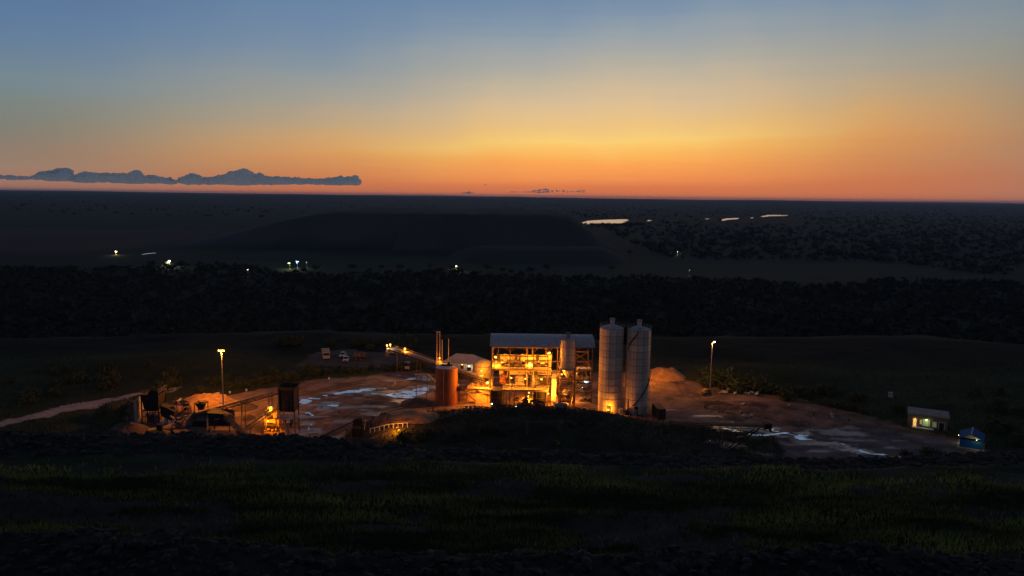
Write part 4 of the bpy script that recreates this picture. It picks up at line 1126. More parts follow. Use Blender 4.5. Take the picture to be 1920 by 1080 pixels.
# ------------------------------------------------------------------ brown storage tank
ty = 196.5; tp = PY(837.5, 688, ty); tr = 20.6 / scale_at(ty, 6)
t = thing('storage_tank', 'tall brown cylindrical tank with white top, lit on one side', 'tank', (tp.x, ty, 0))
for i in range(3): MB().lathe([(tr, 0), (tr, tp.z / 3 - .015)], 44).build('shell_course', tank_brown, t, True).location = (0, 0, i * tp.z / 3)
MB().lathe([(tr + .03, tp.z - .1), (tr + .1, tp.z - .1), (tr + .1, tp.z + .05), (tr + .03, tp.z + .05)], 44).build('rim', tank_brown, t)
MB().lathe([(tr, tp.z - .02), (.01, tp.z + .35)], 44).build('lid', white_paint, t, True)
bm_ = MB().box((0, 0, tp.z + .5), (3.0, .5, .35)).build('agitator_bridge', steel_dark, t); MB().box((.6, 0, tp.z + .95), (.6, .6, .7)).build('motor', steel_dark, bm_)
MB().tube((-.55, -tr - .15, .2), (-.55, -tr - .15, tp.z), .07, .07, 8).build('downpipe', steel_grey, t)
MB().box((tr + .5, -.6, tp.z * .42), (1.4, 1.0, .9)).build('outlet_box', steel, t)
# walkway rail in front of tank
rf = thing('guard_fence', 'dark pipe fence running before the brown tank', 'fence', (0, 0, 0))
p0, p1 = PY(800, 752, 187), PY(915, 752, 187); p0.z = hz(p0.x, 187); p1.z = hz(p1.x, 187)
for i in range(11):
    a = p0.lerp(p1, i / 10); a.z = hz(a.x, a.y); MB().bar(a, (a.x, a.y, max(p0.z, p1.z) + 1.9), .08).build('post', steel_dark, rf)
for k in (1.0, 1.85): MB().bar((p0.x, 187, max(p0.z, p1.z) + k), (p1.x, 187, max(p0.z, p1.z) + k), .07).build('rail', steel_dark, rf)
# feed hopper with legs right of the tank
hp = PY(868, 727, 197); t = thing('feed_hopper', 'small orange-lit hopper on legs right of the brown tank', 'hopper', (hp.x, 197, 0))
MB().add([(-1.3, -1, hp.z + .8), (1.3, -1, hp.z + .8), (1.3, 1, hp.z + .8), (-1.3, 1, hp.z + .8), (-.4, -.4, hp.z - .8), (.4, -.4, hp.z - .8), (.4, .4, hp.z - .8), (-.4, .4, hp.z - .8)],
         [(0, 1, 5, 4), (1, 2, 6, 5), (2, 3, 7, 6), (3, 0, 4, 7), (4, 5, 6, 7)]).build('bin', steel_grey, t)
for sx in (-1.1, 1.1):
    for s2 in (-.8, .8): MB().bar((sx, s2, 0), (sx, s2, hp.z + .6), .14).build('leg', steel, t)
MB().bar((.6, 0, hp.z - .9), (3.6, -.4, .5), .5, .2).build('chute', steel, t)
# pipe rack
pr = thing('pipe_rack', 'rack of long pipes glowing orange between tank and plant', 'pipe rack', (0, 0, 0))
a0, a1 = PY(860, 728, 199), PY(918, 728, 199)
for i in range(4):
    a = a0.lerp(a1, i / 3); MB().bar((a.x, 199, 0), (a.x, 199, a0.z + .3), .18).build('post', steel, pr)
    MB().bar((a.x, 198, a0.z), (a.x, 200, a0.z), .16).build('arm', steel, pr)
for k, dz in ((-.8, .18), (0, .18), (.8, .18)): MB().tube((a0.x, 199 + k, a0.z + dz), (a1.x, 199 + k, a0.z + dz), .14, .14, 8).build('pipe', steel_grey, pr)
for k in (1.2, 2.4): MB().tube((a0.x, 198.7, a0.z - k), (a1.x, 198.7, a0.z - k), .1, .1, 8).build('pipe', steel_grey, pr)
for i, pxx in enumerate((876, 884, 892, 900)):
    q = PZ(pxx, 760, 0)
    d = thing('steel_drum', ('first', 'second', 'third', 'fourth')[i] + ' drum from the left in the row beside the brown tank', 'drum', (q.x, 190.5, hz(q.x, 190.5)), 0, 'drums beside the brown tank')
    MB().lathe([(.01, 0), (.42, 0), (.42, 1.25), (.01, 1.25)], 16).build('barrel', (cream_paint, steel_grey, tank_brown, cream_paint)[i], d, True)
    for k in (.4, .85): MB().lathe([(.42, k), (.46, k + .04), (.42, k + .08)], 16).build('hoop', steel, d)

# ------------------------------------------------------------------ earth and sand heaps
def heap(name, c, rx, ry, h, material, label, cat_='stockpile', seed=0, ex=1.3, dome=False):
    n_, mrg = 30, 12; pts = [(0, 0, h)]; fs = []; r = np.random.default_rng(seed)
    ang = np.arange(n_) * 2 * math.pi / n_; wob = 1 + .16 * fbm(np.cos(ang) * 1.6 + seed, np.sin(ang) * 1.6, 3, seed)
    for k in range(1, mrg + 1):
        u = k / mrg
        for i in range(n_):
            z_ = h * (1 - u) ** ex if ex >= 1 else h * (1 - u ** (1 / ex))
            z_ = h * max(0, (1 - u)) ** .95 * (1 - .25 * math.exp(-(u / .2) ** 2)) if ex == 1.3 else z_
            if dome: z_ = h * (1 - u ** 2.1) * (1 - .14 * u * math.sin(ang[i] * 2 + seed))
            z_ += .05 * h * r.standard_normal() * (1 - u) + h * (.55 if dome else .22) * float(fbm(np.array([rx * u * math.cos(ang[i]) / 2.6 + seed]), np.array([ry * u * math.sin(ang[i]) / 2.6]), 3, seed)[0]) * (1 - u ** 3)
            pts.append((rx * u * wob[i] * math.cos(ang[i]), ry * u * wob[i] * math.sin(ang[i]), z_))
    for i in range(n_): fs.append((0, 1 + i, 1 + (i + 1) % n_))
    for k in range(mrg - 1):
        for i in range(n_):
            a, b_ = 1 + k * n_ + i, 1 + k * n_ + (i + 1) % n_; fs.append((a, a + n_, b_ + n_, b_))
    pts[0] = (0, 0, float(np.mean([p[2] for p in pts[1:n_ + 1]])))
    z0 = hz(c[0], c[1]) - .12
    return MB().add(pts, fs).build(name, material, None, True, label=label, category=cat_, loc=(c[0], c[1], z0))
def heap_px(px, py, wpx, hpx, ry, material, label, seed, z=0.0, cat_='stockpile', name='stockpile', dome=False):
    p = PZ(px, py, z); s = scale_at(p.y); return heap(name, (p.x, p.y + ry * .6), wpx / s / 2, ry, hpx / s, material, label, cat_, seed, dome=dome)
heap_px(368, 770, 130, 30, 8, ore_sand, 'orange sand stockpile under the left lamp post', 1)
heap_px(452, 770, 52, 15, 4, dark_ore, 'small dark ore heap in the lit yard under the long conveyor', 2)
heap_px(462, 788, 30, 10, 2.5, soil_m, 'small grey heap between the two conveyors', 3)
heap_px(1252, 712, 84, 14, 7, ore_sand, 'rounded sand heap glowing orange behind the right silo', 4, dome=True)
heap_px(772, 812, 120, 11, 5, ore_sand, 'long orange-lit sand heap on the track left of centre', 5, 1.5, dome=True)
heap_px(718, 812, 46, 22, 4, dark_ore, 'dark brown heap beside the lower conveyor head', 6, 1.5)
heap_px(226, 815, 80, 20, 5, soil_m, 'brown spoil heap at the foot of the retaining wall', 7)
heap_px(778, 762, 66, 14, 5, dark_ore, 'dark spoil bank left of the brown tank', 8)
heap_px(1352, 768, 44, 5, 3, dark_ore, 'low dark dirt heap in the middle of the right yard', 9)
heap_px(1412, 770, 46, 5, 3, soil_m, 'low brown dirt heap in the right yard', 10)
heap_px(1380, 787, 50, 6, 3, soil_m, 'low dirt heap nearest the conveyor boom', 11)
heap_px(1490, 796, 40, 6, 3, dark_ore, 'low dark heap on the right side of the yard', 12)
heap_px(890, 752, 80, 36, 6, ore_sand, 'orange-lit earth bank behind the pipe rack', 13)
heap_px(285, 736, 60, 9, 3, soil_m, 'flat tipped soil heap above the crusher', 14, 0)
lamp(1262, 690, 205, 1500, 'floodlight on a pole behind the right silo shining on the sand heap', aim=(.6, .8, -.4), r=.3, pos=PY(1211, 676, 219), pole=PY(1211, 676, 219).z)

# ------------------------------------------------------------------ lamp posts
def lamp_post(base, top_px, label, heads, power, color=SODIUM, bulb=None):
    b_ = base; h = PY(top_px[0], top_px[1], b_.y).z - b_.z
    t = thing('lamp_post', label, 'lamp post', (b_.x, b_.y, hz(b_.x, b_.y)))
    MB().tube((0, 0, -.3), (0, 0, h), .19, .10, 12).build('pole', steel_grey, t, True)
    MB().box((0, 0, .15), (.9, .9, .3)).build('footing', concrete, t)
    MB().bar((-.75 if heads > 1 else -.2, 0, h), (.75, 0, h), .1).build('cross_arm', steel_grey, t)
    for i in range(heads):
        x = (-.62 + 1.24 * i / (heads - 1)) if heads > 1 else .62
        hd = MB().box((x, -.1, h + .28), (.5, .45, .10)).build('lamp_head', steel_dark, t)
        MB().add(ICO2[0] * .26 + np.array([x, -.12, h + .02]), ICO2[1]).build('bulb', bulb or bulb_m, hd, True)
        li = bpy.data.lights.new('lamp_light', 'POINT'); li.energy = power / heads; li.color = color; li.shadow_soft_size = .15
        lo = bpy.data.objects.new('lamp_light', li); COL.objects.link(lo); lo.parent = hd; lo.location = (x, -.15, h - .45)
    return t
lamp_post(PZ(419, 766, 0), (420, 657), 'tall grey lamp post with lit cross-arm over the crushing yard', 3, 21000)
lamp_post(PZ(1331, 740, 0), (1335, 641), 'tall thin lamp post with single lamp at the back of the right yard', 1, 3800, (1.0, .42, .10), emat('pale_bulb', (1, .9, .72), 4))

# ------------------------------------------------------------------ conveyors
def conveyor(p, q, w, label, legs=(), depth=.7, group=None, ends=True, cover=None, rail_on=True):
    p, q = Vector(p), Vector(q)
    t = thing('belt_conveyor', label, 'conveyor', (0, 0, 0), 0, group)
    d = (q - p).normalized(); side = d.cross(Vector((0, 0, 1))).normalized(); up = side.cross(d)
    ln = (q - p).length; nb = max(3, int(ln / 1.6))
    for s in (-1, 1):
        o = side * s * w / 2
        mb = MB(); mb.bar(p + o, q + o, .12); mb.bar(p + o - up * depth, q + o - up * depth, .12)
        for i in range(nb):
            a, c = p.lerp(q, i / nb) + o, p.lerp(q, (i + 1) / nb) + o
            mb.bar(a, c - up * depth, .07); mb.bar(a, a - up * depth, .08)
        mb.build('truss', steel, t); MB().bar(p + o * 1.04 - up * .02, q + o * 1.04 - up * .02, .06, .34).build('side_plate', steel_grey, t)
        if rail_on:
            mb = MB()
            for i in range(nb + 1): a = p.lerp(q, i / nb) + o * 1.25; mb.bar(a, a + Vector((0, 0, .9)), .045)
            mb.bar(p + o * 1.25 + Vector((0, 0, .9)), q + o * 1.25 + Vector((0, 0, .9)), .05); mb.build('handrail', steel_grey, t)
    mb = MB(); mb.bar(p + up * .16, q + up * .16, w * .8, .06); mb.bar(p - up * depth * .6, q - up * depth * .6, w * .75, .03); mb.build('belt', belt_m, t)
    for e in (p, q): MB().tube(e - side * w * .48 + up * .0, e + side * w * .48 + up * .0, .3, .3, 14).build('pulley', steel_dark, t)
    if cover: MB().bar(p.lerp(q, .02) + up * .42, q.lerp(p, .02) + up * .42, w * .95, .3).build('cover', cover, t)
    for u in legs:
        a = p.lerp(q, u); g = hz(a.x, a.y)
        tr = thing('trestle', None, None); tr.parent = t
        for s in (-1, 1): MB().bar(a + side * s * w / 2 - up * depth, Vector((a.x, a.y, g - .2)) + side * s * (w / 2 + .35), .16).build('leg', steel, tr)
        hgt = a.z - depth - g
        if hgt > 1.5: MB().bar(Vector((a.x, a.y, g + hgt * .45)) - side * (w / 2 + .2), Vector((a.x, a.y, g + hgt * .45)) + side * (w / 2 + .2), .1).build('tie', steel, tr)
        if hgt > 3: MB().bar(Vector((a.x, a.y, g + .3)) - side * (w / 2 + .3), Vector((a.x, a.y, g + hgt * .9)) + side * w / 2, .09).build('brace', steel, tr)
    return t
# stacking conveyor left of the plant, passing behind the brown tank
ch = PY(736, 654, 226); ctl = PY(912, 712, 203)
conveyor(ch, ctl, 1.5, 'long inclined conveyor with lamps, passing behind the brown tank', (.08, .3, .55, .8), .9, cover=steel_grey)
hd = thing('conveyor_head_house', 'lit orange drive box at the upper end of the long stacker conveyor', 'drive box', ch)
MB().box((-.9, 0, -.5), (1.6, 1.5, 1.3)).build('casing', steel_grey, hd); MB().box((-.9, -.85, -.5), (.7, .2, .7)).build('motor', steel, hd)
MB().bar((-1.4, 0, -1.1), (-1.7, 0, -2.4), 1.0, .6).build('spout', steel, hd)
lamp(732, 650, 226, 120, 'left lamp of the pair above the stacker head', (1, .66, .28), None, .26, (0, -.3, -.6), pos=ch + Vector((-1.6, -.6, 1.2)), pole=1.0)
lamp(737, 648, 226, 120, 'right lamp of the pair above the stacker head', (1, .66, .28), None, .26, (0, -.3, -.6), pos=ch + Vector((-.6, -.6, 1.5)), pole=1.3)
q = ch.lerp(ctl, .15); lamp(761, 650, 222, 320, 'lamp on a stub post above the stacker conveyor belt', pos=q + Vector((0, -.9, 1.6)), aim=(0, -.2, -.9), r=.28, pole=1.4)
# tall slender stack and poles
for (a, yt, yb, w_, lb) in ((822, 622, 700, 1, 'tall narrow steel stack behind the brown tank'),):
    q = PY(a, yb, 214); top = PY(a, yt, 214); s = scale_at(214, 8)
    st = thing('exhaust_stack', lb, 'stack', (q.x, 214, 0))
    for sx in (-.42, .42): MB().bar((sx, 0, 0), (sx, 0, top.z), .18, .5).build('upright', steel_grey, st)
    for i in range(9): MB().bar((-.42, 0, 1 + top.z * i / 9.3), (.42, 0, 1 + top.z * i / 9.3), .12, .12).build('rung', steel, st)
    MB().box((0, 0, top.z - .1), (1.15, .6, .35)).build('cap', steel_grey, st)
    MB().box((.2, -.1, 7.2), (1.8, 1.2, 1.0)).build('platform', steel_grey, st)
lamp(823, 672, 213, 220, 'lamp on the stack platform behind the brown tank', pos=PY(824, 671, 212.5), aim=(.2, -.2, -.6), r=.2)
for a, yt, lb in ((829, 637, 'thin pole just right of the exhaust stack'), (841, 635, 'thin lone pole above the white house roof')):
    q = PY(a, yt, 216); po = thing('thin_pole', lb, 'pole', (q.x, 216, 0)); MB().tube((0, 0, 0), (0, 0, q.z), .12, .09, 8).build('shaft', steel_grey, po, True); MB().box((0, 0, .1), (.5, .5, .25)).build('footing', concrete, po)
# white house with hipped roof
hy = 234; a0, a1 = PY(834, 690, hy), PY(897, 690, hy); hw = (a1.x - a0.x); hx = (a0.x + a1.x) / 2
ho = thing('white_house', 'small white house with pale hipped roof behind the conveyor', 'house', (hx, hy, 0), R(-14))
wz = PY(866, 680, hy).z; rz_ = PY(866, 667, hy).z
MB().box((0, 3, wz / 2), (hw, 6.5, wz)).build('wall', white_paint, ho)
ov = .9
MB().add([(-hw / 2 - ov, -.25 - ov, wz), (hw / 2 + ov, -.25 - ov, wz), (hw / 2 + ov, 6.25 + ov, wz), (-hw / 2 - ov, 6.25 + ov, wz), (-hw / 2 + 2.6, 3, rz_), (hw / 2 - 2.6, 3, rz_)],
         [(0, 1, 5, 4), (1, 2, 5), (2, 3, 4, 5), (3, 0, 4), (0, 3, 2, 1)]).build('roof', galv, ho)
for xx in (-3.2, 2.6):
    w_ = MB().box((xx, -.27, wz - 1.9), (1.3, .06, 1.2)).build('window', black_gap, ho); MB().box((xx, -.30, wz - 2.55), (1.5, .12, .1)).build('sill', white_paint, w_)
MB().box((.2, -.27, 1.1), (1.0, .06, 2.1)).build('door', steel_dark, ho)
lamp(885, 690, hy, 20, 'small lamp under the eave of the white house', (1, .9, .6), emat('house_bulb', (1, .9, .6), 8), .15, (0, -.5, -.5), pos=Vector((hx + 2.5, hy - 2.6, wz - .5)))

# ------------------------------------------------------------------ crushing plant at the left
# retaining wall of concrete slabs
w0, w1 = PZ(254, 797, 0), PZ(269, 776, 0)
rw = thing('retaining_wall', 'concrete slab wall holding the tipping pad at far left', 'wall', (0, 0, 0))
hts = [PY(254, 753, w0.y).z, PY(262, 745, (w0.y + w1.y) / 2).z, PY(268, 738, w1.y).z]
for i in range(4):
    a, c = w0.lerp(w1, i / 4), w0.lerp(w1, (i + 1) / 4); hh = np.interp(i / 3, [0, .5, 1], hts)
    dd = (c - a); MB().box(((a.x + c.x) / 2, (a.y + c.y) / 2, hh / 2 - .1), (dd.length - .12, .35, hh), math.atan2(dd.y, dd.x)).build('slab', concrete, rw)
MB().box((w0.x + 1.0, w0.y - .6, .55), (1.2, .8, 1.1), .6).build('buttress', concrete, rw)
# primary crusher house
cy0 = 177; ca_, cb_ = PY(273, 790, cy0), PY(306, 790, cy0); cw = cb_.x - ca_.x
cz1, cz2 = PY(290, 737, cy0).z, PY(290, 766, cy0).z
cr_ = thing('crusher_house', 'dark crusher house on steel legs beside the tipping pad', 'crusher', ((ca_.x + cb_.x) / 2, cy0, 0))
MB().add([(-cw / 2, -2, cz1), (cw / 2, -2, cz1), (cw / 2, 2.5, cz1), (-cw / 2, 2.5, cz1), (-cw / 2 + .6, -1.4, cz2), (cw / 2 - .6, -1.4, cz2), (cw / 2 - .6, 1.8, cz2), (-cw / 2 + .6, 1.8, cz2)],
         [(0, 1, 5, 4), (1, 2, 6, 5), (2, 3, 7, 6), (3, 0, 4, 7), (4, 5, 6, 7)]).build('tipping_bin', steel_dark, cr_)
for sx in (-1, -.33, .33, 1):
    for s2 in (-1.8, 2.2): MB().bar((sx * cw / 2 * .95, s2, 0), (sx * cw / 2 * .95, s2, cz1), .22).build('column', steel_dark, cr_)
for zz in (cz2, cz2 * .5): 
    for s2 in (-1.8, 2.2): MB().bar((-cw / 2, s2, zz), (cw / 2, s2, zz), .2).build('beam', steel_dark, cr_)
jb = MB().box((.2, 0, cz2 * .3), (2.2, 1.8, 1.7)).build('jaw_body', steel, cr_); MB().tube((.9, -1.0, cz2 * .3), (.9, -1.25, cz2 * .3), .85, .85, 20).build('flywheel', steel_grey, jb)
MB().tube((-1.5, -1, cz2 * .6), (-.4, -1, cz2 * .6), .4, .4, 12).build('motor', steel_grey, cr_)
rail((cw / 2, -1.8, cz1), (cw / 2, 2.2, cz1), cr_, 0, 5, 1.4); rail((-cw / 2, -1.85, cz2 * .5 + .1), (cw / 2, -1.85, cz2 * .5 + .1), cr_, 0, 6)
MB().box((cw / 2 + .9, -.6, .9), (.5, .5, 1.8)).build('pillar', white_paint, cr_)
MB().add([(cw / 2 + .1, -1.2, cz2 + 1.2), (cw / 2 + 3.4, -1.2, cz2 - .4), (cw / 2 + 3.4, 1.2, cz2 - .4), (cw / 2 + .1, 1.2, cz2 + 1.2), (cw / 2 + .1, -1.2, cz2 - 1.4), (cw / 2 + 2.6, -1.2, cz2 - 2.8), (cw / 2 + 2.6, 1.2, cz2 - 2.8), (cw / 2 + .1, 1.2, cz2 - 1.4)],
         [(0, 1, 5, 4), (1, 2, 6, 5), (2, 3, 7, 6), (4, 5, 6, 7), (0, 3, 2, 1)]).build('chute', steel_dark, cr_)
# vibrating screen deck with rails
sy1 = 184; vs_ = PY(340, 772, sy1); t = thing('vibrating_screen', 'rust-orange screening deck with handrails beside the sand stockpile', 'screen', (vs_.x, sy1, 0))
vz = PY(340, 757, sy1).z
for sx in (-1.6, 1.6):
    for s2 in (-1.1, 1.1): MB().bar((sx, s2, 0), (sx, s2, vz), .16).build('leg', steel, t)
MB().box((0, 0, vz), (3.8, 2.6, .14)).build('deck', steel, t)
for s2 in (-.9, .9): MB().add([(-1.5, s2, vz + .2), (1.7, s2, vz - .6), (1.7, s2, vz + .3), (-1.5, s2, vz + 1.1), (-1.5, s2 + .08, vz + .2), (1.7, s2 + .08, vz - .6), (1.7, s2 + .08, vz + .3), (-1.5, s2 + .08, vz + 1.1)],
                              [(0, 1, 2, 3), (7, 6, 5, 4), (0, 4, 5, 1), (2, 6, 7, 3), (1, 5, 6, 2), (0, 3, 7, 4)]).build('side_plate', steel, t)
rail((-1.9, -1.3, vz + .07), (1.9, -1.3, vz + .07), t, 0, 4); rail((-1.9, 1.3, vz + .07), (1.9, 1.3, vz + .07), t, 0, 4)
MB().bar((1.5, 0, vz - .4), (2.6, -.4, vz - 2.6), .9, .3).build('chute', steel, t)
MB().tube((-.6, -1.2, vz + .8), (-.6, 1.2, vz + .8), .3, .3, 12).build('drive_shaft', steel_grey, t)
# tangle of small machine frames between crusher and screen
for fi, (a, c, lb) in enumerate(((322, 790, 'rusty machine frame between the crusher house and the screen'), (350, 778, 'small rusty machine frame under the screening deck'), (333, 800, 'low dark machine frame before the screening deck'))):
    q = PZ(a, c, 0); t = thing('machine_frame', lb, 'machine frame', (q.x, q.y, hz(q.x, q.y)), random.uniform(-.4, .4)); hh_ = (3.2, 2.4, 1.6)[fi]
    for sx in (-1, 1):
        for s2 in (-.7, .7): MB().bar((sx, s2, -.1), (sx * .9, s2, hh_), .13).build('post', steel, t)
    for k in (.45, 1.0):
        for s2 in (-.7, .7): MB().bar((-1.1, s2, hh_ * k), (1.1, s2, hh_ * k), .13).build('beam', steel_grey, t)
    MB().bar((-1, -.72, .2), (1, -.72, hh_), .1).build('brace', steel_grey, t); MB().tube((-.5, -.3, hh_ * .7), (.6, -.3, hh_ * .7), .32, .32, 12).build('motor', steel_dark, t)
    MB().box((.2, .2, hh_ + .35), (1.1, .9, .6)).build('gearbox', steel, t); MB().bar((-.9, 0, hh_ + .1), (-2.0, -.3, hh_ + .9), .2, .5).build('lip_plate', steel_grey, t)
# conveyor A: from the screens up to the transfer tower
TY = 169.5
ta = PY(529, 731, TY + .4); lo_ = PZ(338, 784, 1.2)
conveyor(lo_, ta, 1.3, 'long conveyor climbing right to the dark transfer tower', (.12, .33, .62, .88), .75)
t = thing('surge_hopper', 'small open frame hopper straddling the long conveyor', 'hopper', tuple(lo_.lerp(ta, .215)))
bz = lo_.lerp(ta, .215).z - hz(t.location.x, t.location.y)
MB().add([(-1, -1, 2.3), (1, -1, 2.3), (1, 1, 2.3), (-1, 1, 2.3), (-.4, -.4, .6), (.4, -.4, .6), (.4, .4, .6), (-.4, .4, .6)], [(0, 1, 5, 4), (1, 2, 6, 5), (2, 3, 7, 6), (3, 0, 4, 7)]).build('bin', steel_dark, t)
for sx in (-1.15, 1.15):
    for s2 in (-1.15, 1.15): MB().bar((sx, s2, -bz), (sx, s2, 2.5), .14).build('post', steel, t)
for s2 in (-1.15, 1.15): MB().bar((-1.15, s2, 2.5), (1.15, s2, 2.5), .14).build('rim', steel, t); MB().bar((s2, -1.15, 2.5), (s2, 1.15, 2.5), .14).build('rim', steel, t)
# transfer tower
x0, x1 = PY(528, 780, TY).x, PY(556, 780, TY).x; tz = PY(542, 727, TY).z; tw = x1 - x0; zm = PY(542, 768, TY).z; zl = PY(542, 782, TY).z
t = thing('transfer_tower', 'tall dark sheeted transfer tower where the conveyors meet', 'tower', ((x0 + x1) / 2, TY, 0))
for i in range(4): MB().box((-tw / 2 + tw * (i + .5) / 4, -1.6, (tz + zm) / 2), (tw / 4 - .04, .08, tz - zm)).build('cladding_sheet', steel_dark, t)
for s in (-1, 1): MB().box((s * (tw / 2 - .02), 0, (tz + zm) / 2 - .1), (.08, 3.1, tz - zm - .3)).build('side_sheet', steel_dark, t)
for sx in (-1, 1):
    for s2 in (-1.7, 1.7): MB().bar((sx * tw / 2 * 1.03, s2, 0), (sx * tw / 2 * 1.03, s2, tz + .5), .22).build('column', steel, t)
MB().add([(-tw / 2 - .3, -2.0, tz + .6), (tw / 2 + .4, -2.0, tz + .6), (tw / 2 + .4, 2, tz + .6), (-tw / 2 - .3, 2, tz + .6), (-tw / 2, -1.5, tz - .5), (tw / 2, -1.5, tz - .5), (tw / 2, 1.5, tz - .5), (-tw / 2, 1.5, tz - .5)],
         [(0, 1, 5, 4), (1, 2, 6, 5), (2, 3, 7, 6), (3, 0, 4, 7)]).build('head_hopper', steel_dark, t)
for zz in (zm, zl, zl * .5):
    for s2 in (-1.7, 1.7): MB().bar((-tw / 2, s2, zz), (tw / 2, s2, zz), .2).build('beam', steel, t)
    for s in (-1, 1): MB().bar((s * tw / 2, -1.7, zz), (s * tw / 2, 1.7, zz), .2).build('beam', steel, t)
MB().bar((-tw / 2, -1.72, zl * .5), (tw / 2, -1.72, zl), .12).build('brace', steel, t); MB().bar((tw / 2, -1.72, .1), (-tw / 2, -1.72, zl * .5), .12).build('brace', steel, t)
MB().box((0, 0, zl + .15), (tw + 1.6, 4.4, .12)).build('deck', steel_grey, t); rail((-tw / 2 - .8, -2.2, zl + .2), (tw / 2 + .8, -2.2, zl + .2), t, 0, 5)
MB().add([(-1.0, -1.2, zl), (1, -1.2, zl), (1, 1.2, zl), (-1, 1.2, zl), (-.4, -.4, 1.2), (.4, -.4, 1.2), (.4, .4, 1.2), (-.4, .4, 1.2)], [(0, 1, 5, 4), (1, 2, 6, 5), (2, 3, 7, 6), (3, 0, 4, 7)]).build('chute', steel_dark, t)
sb = PY(540.5, 789.5, TY - 2.2); s_ = thing('notice_board', 'small white notice board on the front of the transfer tower', 'sign', sb)
MB().box((0, 0, 0), (.85, .06, .85)).build('panel', white_paint, s_); MB().box((0, .1, 0), (.1, .4, .1)).build('bracket', steel_dark, s_); MB().box((0, -.04, .15), (.7, .02, .08)).build('stripe', steel, s_)
# front post of the tower lit by the crusher lamp
fp = PZ(541, 826, 0); pl_ = thing('steel_post', 'thick steel post catching orange light before the transfer tower', 'post', (fp.x, fp.y, hz(fp.x, fp.y))); MB().box((0, 0, 2.0), (.42, .42, 4.0)).build('shaft', steel_grey, pl_); MB().box((0, 0, .06), (.8, .8, .12)).build('base_plate', steel_dark, pl_)
# conveyor B
conveyor(PZ(447, 812, .9), PY(529, 757, TY), 1.2, 'second conveyor climbing to the middle of the transfer tower', (.25, .6, .85), .7)
# cone crusher with yellow drive housing
ccy = 169.0; cc = PZ(509, 813, 0); t = thing('cone_crusher', 'crusher frame with a glowing yellow drive housing on top', 'crusher', (cc.x, cc.y + 1.5, 0))
k = scale_at(cc.y)
for sx in (-1.9, 1.9):
    MB().bar((sx * 1.15, -1.5, .1), (sx * .75, -1.2, 3.4), .35, .5).build('side_frame', yellow_paint, t); MB().bar((sx * 1.15, 1.5, .1), (sx * .75, 1.2, 3.4), .3).build('leg', yellow_paint, t)
MB().bar((-2.1, -1.5, .25), (2.1, -1.5, .25), .3).build('front_beam', yellow_paint, t); MB().box((0, 0, 1.9), (2.7, 2.2, .18)).build('deck', steel, t)
MB().lathe([(.8, 0), (1.2, .4), (1.2, 1.2), (.7, 1.7)], 20).build('crusher_bowl', steel_dark, t, True).location = (0, 0, .25)
MB().box((-.3, -.6, 2.7), (2.2, .5, .5)).build('hydraulic_box', yellow_paint, t); MB().tube((-1.7, -.9, 3.0), (.9, -.9, 3.2), .16, .16, 8).build('hose', yellow_paint, t)
MB().box((.55, .2, 3.2), (1.0, 1.0, 2.2)).build('pedestal', yellow_paint, t)
dh = MB().box((.25, .0, 4.9), (1.9, 1.3, 1.25)).build('drive_housing', yellow_paint, t)
for zz in (-.35, .1): MB().box((-.5, -.67, 4.9 + zz), (.3, .06, .28)).build('vent', steel_dark, dh)
MB().bar((1.5, -1.4, 3.2), (2.3, -1.7, .3), .4, .12).build('discharge_lip', yellow_paint, t)
for i in range(4): MB().box((-1.5 + i * .9, -1.75, .85 + .25 * (i % 2)), (.5, .2, .35), .3).build('guard_plate', yellow_paint, t)
lamp(511, 767, cc.y + 1, 260, 'bright lamp on top of the yellow drive housing', pos=Vector((cc.x - .2, cc.y + .7, 6.15)), aim=(-.1, -.9, -.5), r=.3)
lamp(500, 790, cc.y - 1, 330, 'work lamp below the yellow drive housing', pos=Vector((cc.x - .2, cc.y - 1.6, 3.6)), aim=(.2, -.3, -.6), r=.12)
# feed bin with sloping wings
fb = PZ(367, 803, 0); t = thing('feed_bin', 'open dark feed bin with sloping wing walls, left of the screen house', 'bin', (fb.x, fb.y + 2, 0))
MB().box((0, 1.2, 1.5), (3.4, .25, 3.0)).build('back_wall', concrete, t)
for s in (-1, 1): MB().add([(s * 1.7, 1.2, 0), (s * 2.4, -1.6, 0), (s * 2.4, -1.6, 1.6), (s * 1.7, 1.2, 3.2), (s * 1.95, 1.2, 0), (s * 2.65, -1.6, 0), (s * 2.65, -1.6, 1.6), (s * 1.95, 1.2, 3.2)],
                           [(0, 1, 2, 3), (7, 6, 5, 4), (3, 2, 6, 7), (1, 5, 6, 2), (0, 4, 5, 1), (0, 3, 7, 4)]).build('wing_wall', concrete, t)
MB().box((0, .2, .4), (3.2, 1.8, .15), rot=Matrix.Rotation(.35, 3, 'X')).build('grizzly', steel_dark, t)
t2 = heap_px(338, 803, 30, 14, 2, soil_m, 'small soil heap between crusher house and feed bin', 21)
# screen house
shp = PZ(410, 812, 0); t = thing('screen_house', 'black boxy screen house at the front of the crushing yard', 'screen house', (shp.x, shp.y + 2, 0)); shz = PY(410, 777, shp.y).z
shw = 40 / scale_at(shp.y, 3)
MB().box((0, 1.6, shz * .62), (shw, .12, shz * .7)).build('back_sheet', steel_dark, t); MB().box((0, -1.6, shz * .66), (shw, .12, shz * .62)).build('front_sheet', steel_dark, t)
for s in (-1, 1): MB().box((s * shw / 2, 0, shz * .66), (.12, 3.1, shz * .6)).build('side_sheet', steel_dark, t)
MB().box((.1, 0, shz + .1), (shw + .6, 3.9, .12), rot=Matrix.Rotation(.06, 3, 'Y')).build('roof', steel_dark, t)
for sx in (-1, 1):
    for s2 in (-1.5, 1.5): MB().bar((sx * (shw / 2 - .1), s2, 0), (sx * (shw / 2 - .1), s2, shz), .2).build('leg', steel_dark, t)
